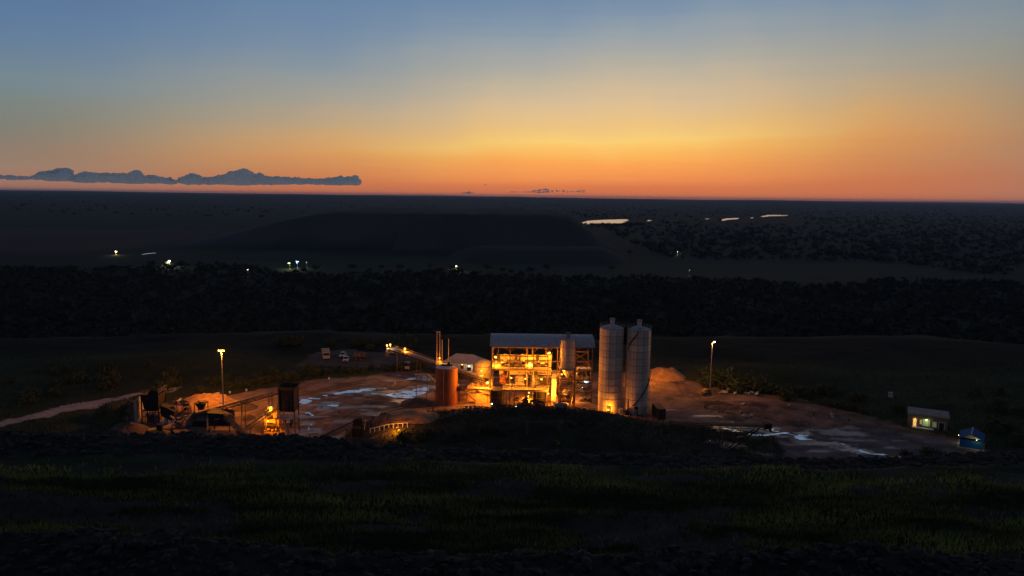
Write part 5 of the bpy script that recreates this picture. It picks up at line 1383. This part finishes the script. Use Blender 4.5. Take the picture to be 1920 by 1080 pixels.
MB().box((-.4, -1.70, shz * .72), (1.1, .06, .14), rot=Matrix.Rotation(-.2, 3, 'Y')).build('bent_strip', galv, t)
conveyor(PY(424, 781, shp.y - 1.2), PZ(472, 823, .4), 1.1, 'conveyor running down right from the black screen house', (.5,), .6)
# wheel loader silhouette
def wheel(parent, x, y, z, r, w, name='wheel'):
    wh = MB().tube((x, y - w / 2, z), (x, y + w / 2, z), r, r, 18).build(name, rubber, parent, True); MB().tube((x, y - w / 2 - .02, z), (x, y + w / 2 + .02, z), r * .5, r * .5, 12).build('rim', steel_grey, wh)
wl = PZ(296, 818, 0); t = thing('wheel_loader', 'dark parked wheel loader at the foot of the crusher house', 'loader', (wl.x, wl.y, hz(wl.x, wl.y)), R(12))
MB().box((-.9, 0, 1.25), (2.2, 1.5, 1.0)).build('engine_cover', yellow_paint, t); cbn = MB().box((.5, 0, 2.1), (1.2, 1.3, 1.6)).build('cab', steel_dark, t); MB().box((.5, -.67, 2.3), (.9, .04, .8)).build('window', black_gap, cbn)
MB().bar((1.0, -.5, 1.2), (2.7, -.5, .6), .2).build('boom', yellow_paint, t); MB().bar((1.0, .5, 1.2), (2.7, .5, .6), .2).build('boom', yellow_paint, t)
MB().add([(2.6, -1.2, .1), (3.6, -1.2, .1), (2.6, -1.2, 1.1), (2.6, 1.2, .1), (3.6, 1.2, .1), (2.6, 1.2, 1.1)], [(0, 1, 2), (3, 5, 4), (0, 3, 4, 1), (0, 2, 5, 3)]).build('bucket', steel_dark, t)
for x in (-1.1, 1.2):
    for s in (-.9, .9): wheel(t, x, s, .65, .65, .45)
# lower conveyor D with its dark head box
la, lb_ = PZ(566, 838, .8), PY(670, 788, 163.5)
conveyor(la, lb_, 1.1, 'dark lower conveyor climbing right in the front of the yard', (.45, .8), .6)
t = thing('conveyor_head_box', 'dark sheeted box at the top of the lower front conveyor', 'drive box', (lb_.x + .2, 163.5, 0))
MB().add([(-1.2, -1.1, lb_.z - .9), (1.3, -1.1, lb_.z - 1.3), (1.0, -1.1, lb_.z + .9), (-.9, -1.1, lb_.z + .4), (-1.2, 1.1, lb_.z - .9), (1.3, 1.1, lb_.z - 1.3), (1.0, 1.1, lb_.z + .9), (-.9, 1.1, lb_.z + .4)],
         [(0, 1, 2, 3), (7, 6, 5, 4), (3, 2, 6, 7), (1, 5, 6, 2), (0, 4, 5, 1), (0, 3, 7, 4)]).build('hood', steel_dark, t)
for sx in (-1, 1):
    for s2 in (-.95, .95): MB().bar((sx * 1.05, s2, -.2), (sx, s2, lb_.z - .9), .18).build('leg', steel_dark, t)
MB().box((0, -1.0, 1.9), (2.2, .08, 3.0)).build('skirt', steel_dark, t)
MB().bar((1.5, -.8, lb_.z - 2.0), (1.75, -.8, lb_.z - .4), .12, .12).build('bright_rail', galv, t)
wp = on_ground(744, 816)
lamp(0, 0, 0, 330, 'work lamp on a short post before the long sand heap', pos=Vector((wp.x, wp.y, wp.z + 1.7)), aim=(.1, .9, -.3), r=.08, pole=1.8)
# guard rail before the sand heap
g0, g1 = on_ground(694, 812), on_ground(764, 801)
t = thing('guard_rail', 'low rail catching orange light before the long sand heap', 'rail', (0, 0, 0))
for i in range(9):
    a = g0.lerp(g1, i / 8); zg = hz(a.x, a.y); MB().bar((a.x, a.y, zg - .2), (a.x, a.y, zg + 1.0), .09).build('post', white_paint, t)
for i in range(8):
    a, c = g0.lerp(g1, i / 8), g0.lerp(g1, (i + 1) / 8); MB().bar((a.x, a.y, hz(a.x, a.y) + 1.0), (c.x, c.y, hz(c.x, c.y) + 1.0), .08).build('top_rail', white_paint, t)
# slender open frame left of the brown tank
q = PY(806, 735, 199); t = thing('loading_frame', 'thin rust frame with sloping brace left of the brown tank', 'frame', (q.x, 199, 0))
MB().bar((1.4, 0, 0), (1.4, 0, q.z + .6), .16).build('post', steel, t); MB().bar((-.9, 0, 0), (-.9, 0, q.z - .4), .16).build('post', steel, t); MB().bar((-1.6, 0, q.z - .7), (1.6, 0, q.z + .7), .2).build('brace', steel_grey, t)
q2 = PY(800, 705, 206); t = thing('feed_chute', 'long pale sloping chute rail meeting the brown tank', 'chute', (0, 0, 0))
MB().bar(PY(778, 702, 208), PY(803, 702.5, 208), .3).build('rail', steel_grey, t); MB().bar(PY(803, 702.5, 208), PY(816, 716, 206), .3).build('chute', steel_grey, t)
for a in (780, 801): e = PY(a, 703, 208); MB().bar((e.x, 208, 0), e, .18).build('leg', steel, t)

# ------------------------------------------------------------------ right conveyor boom
bA, bB = PY(1258, 790.5, 171), PY(1436, 797, 163)
conveyor(bA, bB, 1.3, 'dark low conveyor boom reaching right across the wet yard', (), .8, rail_on=False)
t = thing('boom_support', 'pair of long raking legs propping the right conveyor boom', 'support', (0, 0, 0))
f0 = PZ(1352, 862, 0); tp_ = PY(1420, 803, 163.6)
for s in (-.55, .55): MB().bar((f0.x + s, f0.y, hz(f0.x, f0.y) - .2), (tp_.x + s, tp_.y, tp_.z), .2).build('raking_leg', steel_dark, t)
for i in range(1, 6): a = Vector((f0.x, f0.y, 0)).lerp(tp_, i / 6); MB().bar(a + Vector((-.55, 0, 0)), a + Vector((.55, 0, 0)), .1).build('tie', steel_dark, t)
e = PZ(1334, 850, 0); MB().bar((e.x, e.y, hz(e.x, e.y) - .2), PY(1335, 796, 167.4), .16).build('prop', steel_dark, t)
hb_ = thing('conveyor_drive', 'black drive head at the right end of the conveyor boom', 'drive box', bB); MB().box((.3, 0, -.1), (1.6, 1.7, 1.2)).build('casing', steel_dark, hb_); MB().box((.3, -1.0, .1), (.8, .4, .6)).build('motor', steel_dark, hb_); MB().bar((.8, 0, -.6), (1.2, 0, -1.5), .8, .4).build('spout', steel_dark, hb_)

# ------------------------------------------------------------------ hut and blue shelter
ha, hb2 = PZ(1702, 799, 0), PZ(1776, 809, 0); dd = hb2 - ha; hl_ = dd.length; ang = math.atan2(dd.y, dd.x)
t = thing('site_hut', 'small grey hut with white flat roof and lit windows', 'hut', (ha + dd * .5), ang)
hh = PY(1702, 773, ha.y).z; dpt = 4.0
MB().box((0, dpt, hh / 2), (hl_, .15, hh)).build('back_wall', floor_concrete, t)
for s in (-1, 1): MB().box((s * (hl_ / 2 - .08), dpt / 2 - .0, hh / 2), (.15, dpt, hh)).build('side_wall', floor_concrete, t)
# front wall in pieces round the openings
ops = [(-hl_ * .375, -hl_ * .285, .15, 2.15, 'door', emat('lit_doorway', (1.0, .58, .16), .75)), (-hl_ * .20, -hl_ * .15, 1.0, 2.1, 'window', emat('lit_pane_dim', (1.0, .65, .3), .28)),
       (-hl_ * .13, hl_ * .05, .7, 2.35, 'window', emat('lit_pane_green', (.55, .65, .28), .16)), (hl_ * .12, hl_ * .22, .7, 1.9, 'window', emat('lit_pane_olive', (.6, .55, .25), .12)), (hl_ * .28, hl_ * .42, .1, 2.0, 'door', steel_dark)]
cur = -hl_ / 2
for (xa, xb, za, zb, nm, mt_) in ops:
    MB().box(((cur + xa) / 2, .08, hh / 2), (xa - cur, .15, hh)).build('wall_pier', floor_concrete, t)
    if za > .3: MB().box(((xa + xb) / 2, .08, za / 2), (xb - xa - .004, .15, za)).build('wall_apron', floor_concrete, t)
    MB().box(((xa + xb) / 2, .08, (zb + hh) / 2), (xb - xa - .004, .15, hh - zb)).build('wall_lintel', floor_concrete, t)
    o = MB().box(((xa + xb) / 2, .14, (za + zb) / 2), (xb - xa, .04, zb - za)).build(nm, mt_, t)
    fr = MB(); fr.bar((xa, .02, zb), (xb, .02, zb), .08); fr.bar((xa, .02, za), (xa, .02, zb), .08); fr.bar((xb, .02, za), (xb, .02, zb), .08); fr.build('frame', white_paint, o)
    if nm == 'window': MB().box(((xa + xb) / 2, -.06, za - .05), (xb - xa + .2, .2, .08)).build('sill', white_paint, o)
    cur = xb
MB().box(((cur + hl_ / 2) / 2, .08, hh / 2), (hl_ / 2 - cur, .15, hh)).build('wall_pier', floor_concrete, t)
MB().box((0, dpt / 2 - .5, hh + .16), (hl_ + .5, dpt + 1.3, .3), rot=Matrix.Rotation(R(3), 3, 'X')).build('roof', concrete, t)
MB().box((-hl_ * .12, -.55, .12), (hl_ * .55, 1.0, .24)).build('step', white_paint, t)
for s in (-.45, .02): MB().bar((s * hl_, -.9, .2), (s * hl_, -.9, hh - .1), .1).build('veranda_post', steel_grey, t)
lp_ = t.matrix_world if False else None
c_ = Vector((math.cos(ang), math.sin(ang), 0)); nrm_ = Vector((-c_.y, c_.x, 0)); mid_ = ha + dd * .5
lamp(0, 0, 0, 3, 'greenish strip light over the large window of the hut', (.85, 1, .5), emat('strip_bulb', (.8, 1.0, .5), 3.5), .17, (0, -.6, -.6), pos=mid_ - c_ * hl_ * .04 - nrm_ * .35 + Vector((0, 0, 2.35)))
lamp(0, 0, 0, 2, 'warm lamp beside the lit doorway of the hut', (1, .6, .2), bulb_m, .1, (0, -.6, -.6), pos=mid_ - c_ * hl_ * .33 - nrm_ * .35 + Vector((0, 0, 2.3)))
# blue shelter
sa, sb2 = PZ(1799, 838, 0), PZ(1840, 845, 0); dd = sb2 - sa; sw = dd.length; ang2 = math.atan2(dd.y, dd.x)
t = thing('blue_shelter', 'small open shelter with blue gabled roof right of the hut', 'shelter', sa + dd * .5, ang2); sh = 2.4; sl = 5.6; rg = 1.15
for s in (-1, 1):
    for y_ in (0, sl / 2, sl): MB().bar((s * sw / 2, y_, -.1), (s * sw / 2, y_, sh), .14).build('post', blue_paint, t)
    MB().add([(s * (sw / 2 + .35), -.5, sh - .12), (s * (sw / 2 + .35), sl + .5, sh - .12), (-.25 * sw * 0, sl + .5, sh + rg), (0, -.5, sh + rg), (s * (sw / 2 + .35), -.5, sh - .2), (s * (sw / 2 + .35), sl + .5, sh - .2), (0, sl + .5, sh + rg - .08), (0, -.5, sh + rg - .08)],
             [(0, 1, 2, 3), (7, 6, 5, 4), (0, 4, 5, 1), (0, 3, 7, 4), (1, 5, 6, 2)]).build('roof_slope', blue_paint, t)
MB().add([(-sw / 2, 0, sh), (sw / 2, 0, sh), (0, 0, sh + rg - .1), (-sw / 2, .08, sh), (sw / 2, .08, sh), (0, .08, sh + rg - .1)], [(0, 1, 2), (5, 4, 3), (0, 3, 4, 1)]).build('gable', cream_paint, t)
MB().box((0, 0, 1.0), (sw - .2, .08, 2.0)).build('front_panel', blue_paint, t); MB().box((0, sl, 1.2), (sw - .2, .08, 2.4)).build('back_panel', blue_paint, t); MB().box((-sw / 2, sl / 2, 1.0), (.08, sl - .2, 2.0)).build('side_panel', blue_paint, t)
MB().box((0, sl / 2 - .3, .08), (sw + 1.0, sl + 1.4, .2)).build('floor_slab', concrete, t); MB().bar((0, -.52, sh + rg + .04), (0, sl + .52, sh + rg + .04), .22, .08).build('ridge_cap', galv, t)
c2_ = Vector((math.cos(ang2), math.sin(ang2), 0)); n2_ = Vector((-c2_.y, c2_.x, 0))
lamp(0, 0, 0, 6, 'dim yellow lamp under the gable of the blue shelter', (1, .9, .35), emat('shelter_bulb', (1, .9, .4), 2.5), .1, (0, -.6, -.4), pos=sa + dd * .75 - n2_ * .75 + Vector((0, 0, sh + .1)))
lamp(0, 0, 0, 6, 'dim lamp on the left side of the blue shelter', (1, .85, .35), emat('shelter_bulb', (1, .9, .4), 2.5), .09, (-.6, -.4, -.4), pos=sa + n2_ * 3.2 - c2_ * .45 + Vector((0, 0, 1.9)))
# white slatted stack on the slope
q = PZ(1670, 746, 0); t = thing('slatted_stack', 'small stack of white slats lying in the dark scrub above the hut', 'stack', (q.x, q.y, hz(q.x, q.y)), R(-8))
for i in range(4): MB().box((0, .12 * i, .25 + i * .42), (1.3, .3, .1)).build('slat', white_paint, t)
for s in (-.7, .7): MB().bar((s, .1, -.1), (s, .5, 1.7), .1).build('bearer', steel_dark, t)

# ------------------------------------------------------------------ parked vehicles behind the yard
def pickup(px, py, label, rz):
    p = PZ(px, py, 0); t = thing('pickup_truck', label, 'pickup', (p.x, p.y, hz(p.x, p.y)), rz)
    b_ = MB().add([(-.88, -2.5, .45), (.88, -2.5, .45), (.88, 2.5, .45), (-.88, 2.5, .45), (-.88, -2.5, 1.0), (.88, -2.5, 1.0), (.88, 2.5, 1.05), (-.88, 2.5, 1.05)],
                  [(0, 3, 2, 1), (4, 5, 6, 7), (0, 1, 5, 4), (1, 2, 6, 5), (2, 3, 7, 6), (3, 0, 4, 7)]).build('body', white_paint, t)
    cb = MB().add([(-.84, -1.3, 1.03), (.84, -1.3, 1.03), (.84, .9, 1.05), (-.84, .9, 1.05), (-.7, -.6, 1.72), (.7, -.6, 1.72), (.7, .7, 1.74), (-.7, .7, 1.74)],
                  [(4, 5, 6, 7), (0, 1, 5, 4), (1, 2, 6, 5), (2, 3, 7, 6), (3, 0, 4, 7)]).build('cab', white_paint, t)
    MB().add([(-.76, -1.24, 1.1), (.76, -1.24, 1.1), (.66, -.7, 1.66), (-.66, -.7, 1.66)], [(0, 1, 2, 3)]).build('windscreen', black_gap, cb)
    for s in (-1, 1):
        MB().box((s * .62, -2.53, .8), (.34, .06, .2)).build('headlight', galv, t)
        MB().add([(s * .83, -1.0, 1.12), (s * .83, .7, 1.12), (s * .74, .6, 1.62), (s * .74, -.5, 1.62)], [(0, 1, 2, 3)]).build('side_window', black_gap, cb)
        for y_ in (-1.65, 1.55):
            wh = MB().tube((s * .70, y_, .38), (s * .92, y_, .38), .38, .38, 16).build('wheel', rubber, t, True); MB().tube((s * .91, y_, .38), (s * .94, y_, .38), .2, .2, 10).build('rim', galv, wh)
    MB().box((0, 1.75, 1.03), (1.5, 1.4, .06)).build('load_bed', steel_dark, t); MB().box((0, -2.56, .5), (1.7, .14, .22)).build('bumper', steel_dark, t)
    MB().box((0, -2.53, .82), (.8, .05, .26)).build('grille', steel_dark, t)
pickup(649, 678, 'white pickup parked nearest the yard, facing the camera', R(8))
pickup(643, 669, 'white pickup parked behind the nearer pickup', R(4))
q = PZ(611, 672, 0); t = thing('dump_truck', 'cream dump truck parked left of the two pickups', 'truck', (q.x, q.y, hz(q.x, q.y)), R(17))
cb = MB().box((0, -2.6, 1.75), (2.3, 1.7, 1.9)).build('cab', cream_paint, t); MB().box((0, -3.47, 2.1), (2.0, .05, .75)).build('windscreen', black_gap, cb); MB().box((0, -3.5, .9), (2.3, .25, .4)).build('bumper', cream_paint, t)
for s in (-1, 1): MB().box((s * .85, -3.52, 1.25), (.35, .06, .25)).build('headlight', galv, t)
MB().box((0, .8, .9), (1.0, 6.6, .3)).build('chassis', steel_dark, t)
MB().add([(-1.2, -1.5, 1.3), (1.2, -1.5, 1.3), (1.2, 4.0, 1.3), (-1.2, 4.0, 1.3), (-1.35, -1.7, 2.7), (1.35, -1.7, 2.7), (1.35, 4.2, 2.7), (-1.35, 4.2, 2.7)], [(0, 3, 2, 1), (0, 1, 5, 4), (1, 2, 6, 5), (2, 3, 7, 6), (3, 0, 4, 7)]).build('tipper_bed', cream_paint, t)
MB().box((0, -1.9, 3.0), (2.4, .9, .12)).build('cab_guard', cream_paint, t)
for s in (-1, 1):
    for y_ in (-2.5, 1.8, 3.1): 
        wh = MB().tube((s * .8, y_, .52), (s * 1.18, y_, .52), .52, .52, 16).build('wheel', rubber, t, True); MB().tube((s * 1.17, y_, .52), (s * 1.2, y_, .52), .26, .26, 10).build('rim', steel_grey, wh)
q = PZ(675, 676, 0); t = thing('tank_trailer', 'brown tank trailer parked right of the pickups', 'trailer', (q.x, q.y, hz(q.x, q.y)), R(6))
MB().tube((-2.2, 0, 1.7), (2.2, 0, 1.7), 1.0, 1.0, 22).build('barrel', steel, t, True)
for s in (-1.5, 0, 1.5): MB().tube((s - .06, 0, 1.7), (s + .06, 0, 1.7), 1.06, 1.06, 22).build('band', steel_grey, t)
MB().box((0, 0, .65), (4.8, 1.2, .2)).build('chassis', steel_dark, t)
for x in (-1.2, 0.2):
    for s in (-.8, .8): wheel(t, x, s, .45, .45, .3)
MB().bar((2.4, 0, .6), (4.0, 0, .45), .14).build('drawbar', steel_dark, t)
for sx in (3.1, 3.9): MB().bar((sx, -.4, 0), (sx, -.4, 1.7), .1).build('prop', steel_dark, t)
# sign, trough and white markers
q = PZ(763, 697, 0); t = thing('sign_board', 'blank pale sign board on the bank below the stacker conveyor', 'sign', (q.x, q.y, hz(q.x, q.y)), R(-8))
MB().box((0, 0, 1.35), (1.45, .06, .85)).build('panel', cream_paint, t)
for s in (-.5, .5): MB().bar((s, .08, -.2), (s, .08, 1.7), .08).build('post', steel, t)
q = PZ(764, 681, 0); t = thing('water_trough', 'pale blue trough on the bank above the sign board', 'trough', (q.x, q.y, hz(q.x, q.y)), R(4))
MB().add([(-1.0, -.35, .5), (1.0, -.35, .5), (1.0, .35, .5), (-1.0, .35, .5), (-.85, -.25, 0), (.85, -.25, 0), (.85, .25, 0), (-.85, .25, 0)], [(0, 1, 5, 4), (1, 2, 6, 5), (2, 3, 7, 6), (3, 0, 4, 7), (4, 5, 6, 7)]).build('basin', galv, t); MB().box((0, 0, .36), (1.8, .6, .03)).build('water', WM, t)
for a, c, lb in ((383, 741, 'white marker drum nearest the sand stockpile on the yard edge'), (410, 739, 'white marker drum just left of the left lamp post'), (431, 737, 'white marker drum just right of the left lamp post'),
                 (462, 733, 'white marker drum on the verge above the long conveyor'), (617, 711, 'white marker drum on the yard edge below the parked vehicles'), (741, 721, 'tiny white block lying in the middle of the left yard')):
    q = PZ(a, c, 0); t = thing('marker_drum', lb, 'marker', (q.x, q.y, hz(q.x, q.y) - .05), 0, 'white markers along the yard edge')
    MB().lathe([(.01, 0), (.26, 0), (.28, .6), (.01, .62)], 14).build('drum', white_paint, t, True); MB().lathe([(.275, .3), (.295, .33), (.275, .36)], 14).build('hoop', steel_grey, t)

# ------------------------------------------------------------------ scrap, rocks and fence in the right yard
q = PZ(1324, 741, 0); t = thing('scrap_machine', 'rusty stripped machine beside the right lamp post', 'scrap machine', (q.x, q.y, hz(q.x, q.y)), .3)
MB().box((0, 0, .6), (2.4, 1.4, .5)).build('frame', steel, t); MB().box((-.4, 0, 1.3), (1.1, 1.1, .9)).build('engine_block', yellow_paint, t); MB().tube((.7, -.5, 1.2), (.7, .5, 1.2), .5, .5, 14).build('drum', steel, t)
for s in (-.9, .9): wheel(t, s, -.75, .45, .45, .25)
MB().bar((-1.2, .3, .4), (-1.9, .1, 2.0), .15).build('arm', yellow_paint, t)
q = PZ(1338, 739, 0); t = thing('scrap_bundle', 'tangle of pale scrap beams right of the stripped machine', 'scrap', (q.x, q.y, hz(q.x, q.y)))
for i in range(9):
    a = random.uniform(0, 3.14); MB().bar((-math.cos(a) * 1.3, -math.sin(a) * .9, .15 + .12 * i), (math.cos(a) * 1.3, math.sin(a) * .9, .15 + .12 * i + random.uniform(-.1, .4)), .16, .1).build('beam', random.choice([steel_grey, white_paint, steel]), t)
for i, (a, c, r, lb) in enumerate(((1356, 738, .9, 'brown boulder between scrap and white rock at the yard back'), (1369, 735, .95, 'large brown boulder at the back of the right yard'), (1379, 739, .75, 'pale white rock at the back of the right yard'),
                 (1396, 739, .6, 'low boulder left of the twin boulders at the yard back'), (1408, 740, .9, 'left of the twin pale boulders at the back of the right yard'), (1419, 741, .9, 'right of the twin pale boulders at the back of the right yard'),
                 (1394, 760, .6, 'single pale stone in the middle of the right yard'), (1398, 783, .8, 'pale broken rock nearest the conveyor boom'), (1408, 781, .6, 'second pale rock beside the one nearest the conveyor boom'),
                 (1559, 778, .6, 'pale rock at the right end of the lit yard'), (1562, 784, .5, 'flat pale rock at the right end of the lit yard'), (1259, 754, .4, 'small pale stone beside the shipping container'), (1480, 762, .5, 'pale slab on the back right of the yard'))):
    q = PZ(a, c, 0); place_rock(PALE, q.x, q.y, r, 'boulder', lb, 'boulder')
for i in range(30):
    px = random.uniform(1320, 1600); py = 750 + (px - 1320) * .1 + random.uniform(0, 30); q = PZ(px, py, 0)
    place_rock(PALE if random.random() < .4 else ROCKS, q.x, q.y, random.uniform(.15, .38), 'stone', 'small loose stone scattered on the right yard', 'stone', 'loose stones on the right yard')
for i in range(30):
    px = random.uniform(560, 800); py = random.uniform(715, 800); q = PZ(px, py, 0)
    place_rock(PALE if random.random() < .3 else ROCKS, q.x, q.y, random.uniform(.12, .3), 'stone', 'small loose stone scattered on the left yard', 'stone', 'loose stones on the left yard')
for i in range(8):
    q = on_ground(1068 + i * 6.5, 797 + random.uniform(-3, 4)); place_rock(ROCKS, q.x, q.y, random.uniform(.5, .9), 'rock', 'grey block in the row on the dark slope', 'rock', 'row of blocks on the slope')
f0_, f1_ = PZ(1222, 725, 0), PZ(1262, 727, 0)
t = thing('post_fence', 'row of pale posts with one rail below the orange sand heap', 'fence', (0, 0, 0))
for i in range(10):
    a = f0_.lerp(f1_, i / 9); g = hz(a.x, a.y); MB().bar((a.x, a.y, g - .2), (a.x, a.y, g + 1.15), .14).build('post', concrete, t)
MB().bar((f0_.x, f0_.y, hz(f0_.x, f0_.y) + .95), (f1_.x, f1_.y, hz(f1_.x, f1_.y) + .95), .07).build('rail', concrete, t)

# ------------------------------------------------------------------ things on the dark ridge
for a, c, r, lb in ((1001, 761, 1.0, 'half-buried tyre on the ridge top, left of two'), (1013, 759, .95, 'half-buried tyre on the ridge top, right of two')):
    q = PY(a, c, 171.5); t = thing('old_tyre', lb, 'tyre', (q.x, 171.5, hz(q.x, 171.5) + .35), .3)
    pts = [(r * math.cos(R(k * 15)), 0, r * math.sin(R(k * 15))) for k in range(25)]
    MB().path(pts, .24, 8).build('carcass', rubber, t, True); MB().path([(r * .78 * math.cos(R(k * 15)), -.12, r * .78 * math.sin(R(k * 15))) for k in range(25)], .06, 6).build('bead', steel_grey, t)
q = PY(985, 757, 172); t = thing('broken_timber_pile', 'spiky heap of broken timber on top of the dark ridge', 'timber', (q.x, 172, hz(q.x, 172)))
for i in range(12):
    a = random.uniform(0, 6.28); MB().bar((.9 * math.cos(a), .6 * math.sin(a), -.2), (-.3 * math.cos(a) + random.uniform(-.6, .6), -.3 * math.sin(a), random.uniform(.5, 1.7)), .22, .16).build('timber', bark_m, t)
q = PY(1051, 766, 172); t = thing('concrete_bay', 'brownish concrete bay set into the ridge before the small silo', 'bay', (q.x, 171.6, hz(q.x, 171.6) - .7))
MB().box((0, 0, .9), (3.0, .2, 1.9)).build('back_wall', concrete, t)
for s in (-1.5, 1.5): MB().box((s, -.9, .7), (.2, 1.8, 1.5)).build('side_wall', concrete, t)
MB().box((.6, -1.2, -.4), (2.2, .15, .9)).build('front_lip', concrete, t)
p1, p2 = on_ground(988, 815), on_ground(1054, 815); t = thing('concrete_gateway', 'two dim concrete posts joined by a thin beam on the dark slope', 'frame', (0, 0, 0))
for p in (p1, p2): MB().box((p.x, p.y, hz(p.x, p.y) + 1.3), (.55, .5, 3.2)).build('post', dim_concrete, t)
zz = max(hz(p1.x, p1.y), hz(p2.x, p2.y)) + 2.7; MB().bar((p1.x + .3, p1.y, zz), (p2.x - .3, p2.y, zz), .12).build('beam', dim_concrete, t)
for k in (.3, .55, .8): 
    a = p1.lerp(p2, k); MB().bar((a.x, a.y, hz(a.x, a.y) - .2), (a.x, a.y, zz), .1).build('stake', steel_dark, t)
q = on_ground(929, 797); MB().box((0, 0, .6), (.4, .4, 1.6)).build('marker_post', dim_concrete, None, label='lone dim concrete post on the slope left of the frame', category='post', loc=(q.x, q.y, hz(q.x, q.y)))
q = on_ground(1042, 838); t = shrub(q.x, q.y, .75, 'small bush with orange blossoms alone on the dark slope', None, 'flowering_shrub')
for i in range(6): 
    o = MB().add(ICO1[0] * .14, ICO1[1]).build('blossom', blossom, t); o.location = (random.uniform(-.45, .45), random.uniform(-.6, -.3), random.uniform(.3, 1.15))

# ------------------------------------------------------------------ far lights on the plain
def light_tower(px, py, label, bulbs, h=6.0, big=.5, power=900, color=(1, .8, .45)):
    p = PZ(px, py, -40); p.z = hz(p.x, p.y); s = scale_at(p.y, -40)
    t = thing('light_tower', label, 'light tower', p)
    MB().box((0, 0, .7), (2.4, 1.4, 1.2)).build('trailer', yellow_paint, t); MB().tube((0, 0, 1), (0, 0, h), .15, .1, 8).build('mast', steel_grey, t); MB().bar((-1.8, 0, h), (1.8, 0, h), .12).build('cross_arm', steel_grey, t)
    for dx, dz, m_ in [(a_ * .8, b_, c_) for a_, b_, c_ in bulbs]: MB().add(ICO2[0] * big * .55 + np.array([dx, -.3, h + dz]), ICO2[1]).build('bulb', m_, t, True)
    li = bpy.data.lights.new('lamp_light', 'POINT'); li.energy = power * .45; li.color = color; li.shadow_soft_size = .3
    lo = bpy.data.objects.new('lamp_light', li); COL.objects.link(lo); lo.parent = t; lo.location = (0, -1.6, h - .6)
    for s_ in (-.9, .9): wheel(t, s_, -.75, .35, .35, .2)
fy = emat('far_yellow', (1, .75, .35), 9); fw = emat('far_white', (1, .95, .8), 9)
light_tower(218, 478, 'far yellow floodlights at the left end of the plain', [(-1.6, 0, fy), (0, .2, fy), (1.6, .1, fy)], 5, .75, 9000)
light_tower(318, 500, 'far white floodlights left, on the edge of the black wood', [(-1.3, 0, fw), (0, .3, fw), (1.3, .3, fw)], 7, .75, 26000, (1, .9, .7))
light_tower(543, 505, 'far greenish floodlight on the wood edge left of centre', [(-1.8, 0, bulb_gr), (-.6, .1, bulb_gr), (.6, .2, bulb_gr)], 8, .5, 9000, (.8, 1, .5))
light_tower(558, 503.5, 'far blue-white floodlight on the wood edge left of centre', [(-1.6, .1, bulb_bl), (0, .2, bulb_bl), (1.6, .1, bulb_bl)], 9, .6, 9000, (.6, .8, 1))
light_tower(575, 503, 'tiny far white lamp just right of the blue-white light', [(0, 0, fw)], 8, .4, 900)
light_tower(855, 509, 'single far warm lamp at the middle of the pale field edge', [(0, 0, fy)], 7, .6, 12000, (1, .8, .5))
light_tower(1270, 480, 'single far white lamp on the right of the plain', [(0, 0, fw)], 7, .6, 3500, (1, .95, .85))
light_tower(465, 520, 'small far white lamp inside the black wood', [(-.5, 0, fw), (.6, .1, fw)], 9, .35, 500)
light_tower(1292, 518, 'tiny far lamp on the wood edge right of centre', [(0, 0, fw)], 8, .25, 300)

# ------------------------------------------------------------------ labels that single out look-alikes by their place
ORD = ['first', 'second', 'third', 'fourth', 'fifth', 'sixth', 'seventh', 'eighth', 'ninth', 'tenth', 'eleventh', 'twelfth', 'thirteenth', 'fourteenth', 'fifteenth',
       'sixteenth', 'seventeenth', 'eighteenth', 'nineteenth', 'twentieth', 'twenty-first', 'twenty-second', 'twenty-third', 'twenty-fourth', 'twenty-fifth', 'twenty-sixth']
by = {}
for o in COL.objects:
    if o.parent is None and 'label' in o and 'group' in o: by.setdefault(o['label'], []).append(o)
for lab, os_ in by.items():
    if 1 < len(os_) <= 26:
        for i, o in enumerate(sorted(os_, key=lambda o: o.location.x / max(o.location.y, 1))):
            o['label'] = lab + ', ' + ORD[i] + ' from the left'
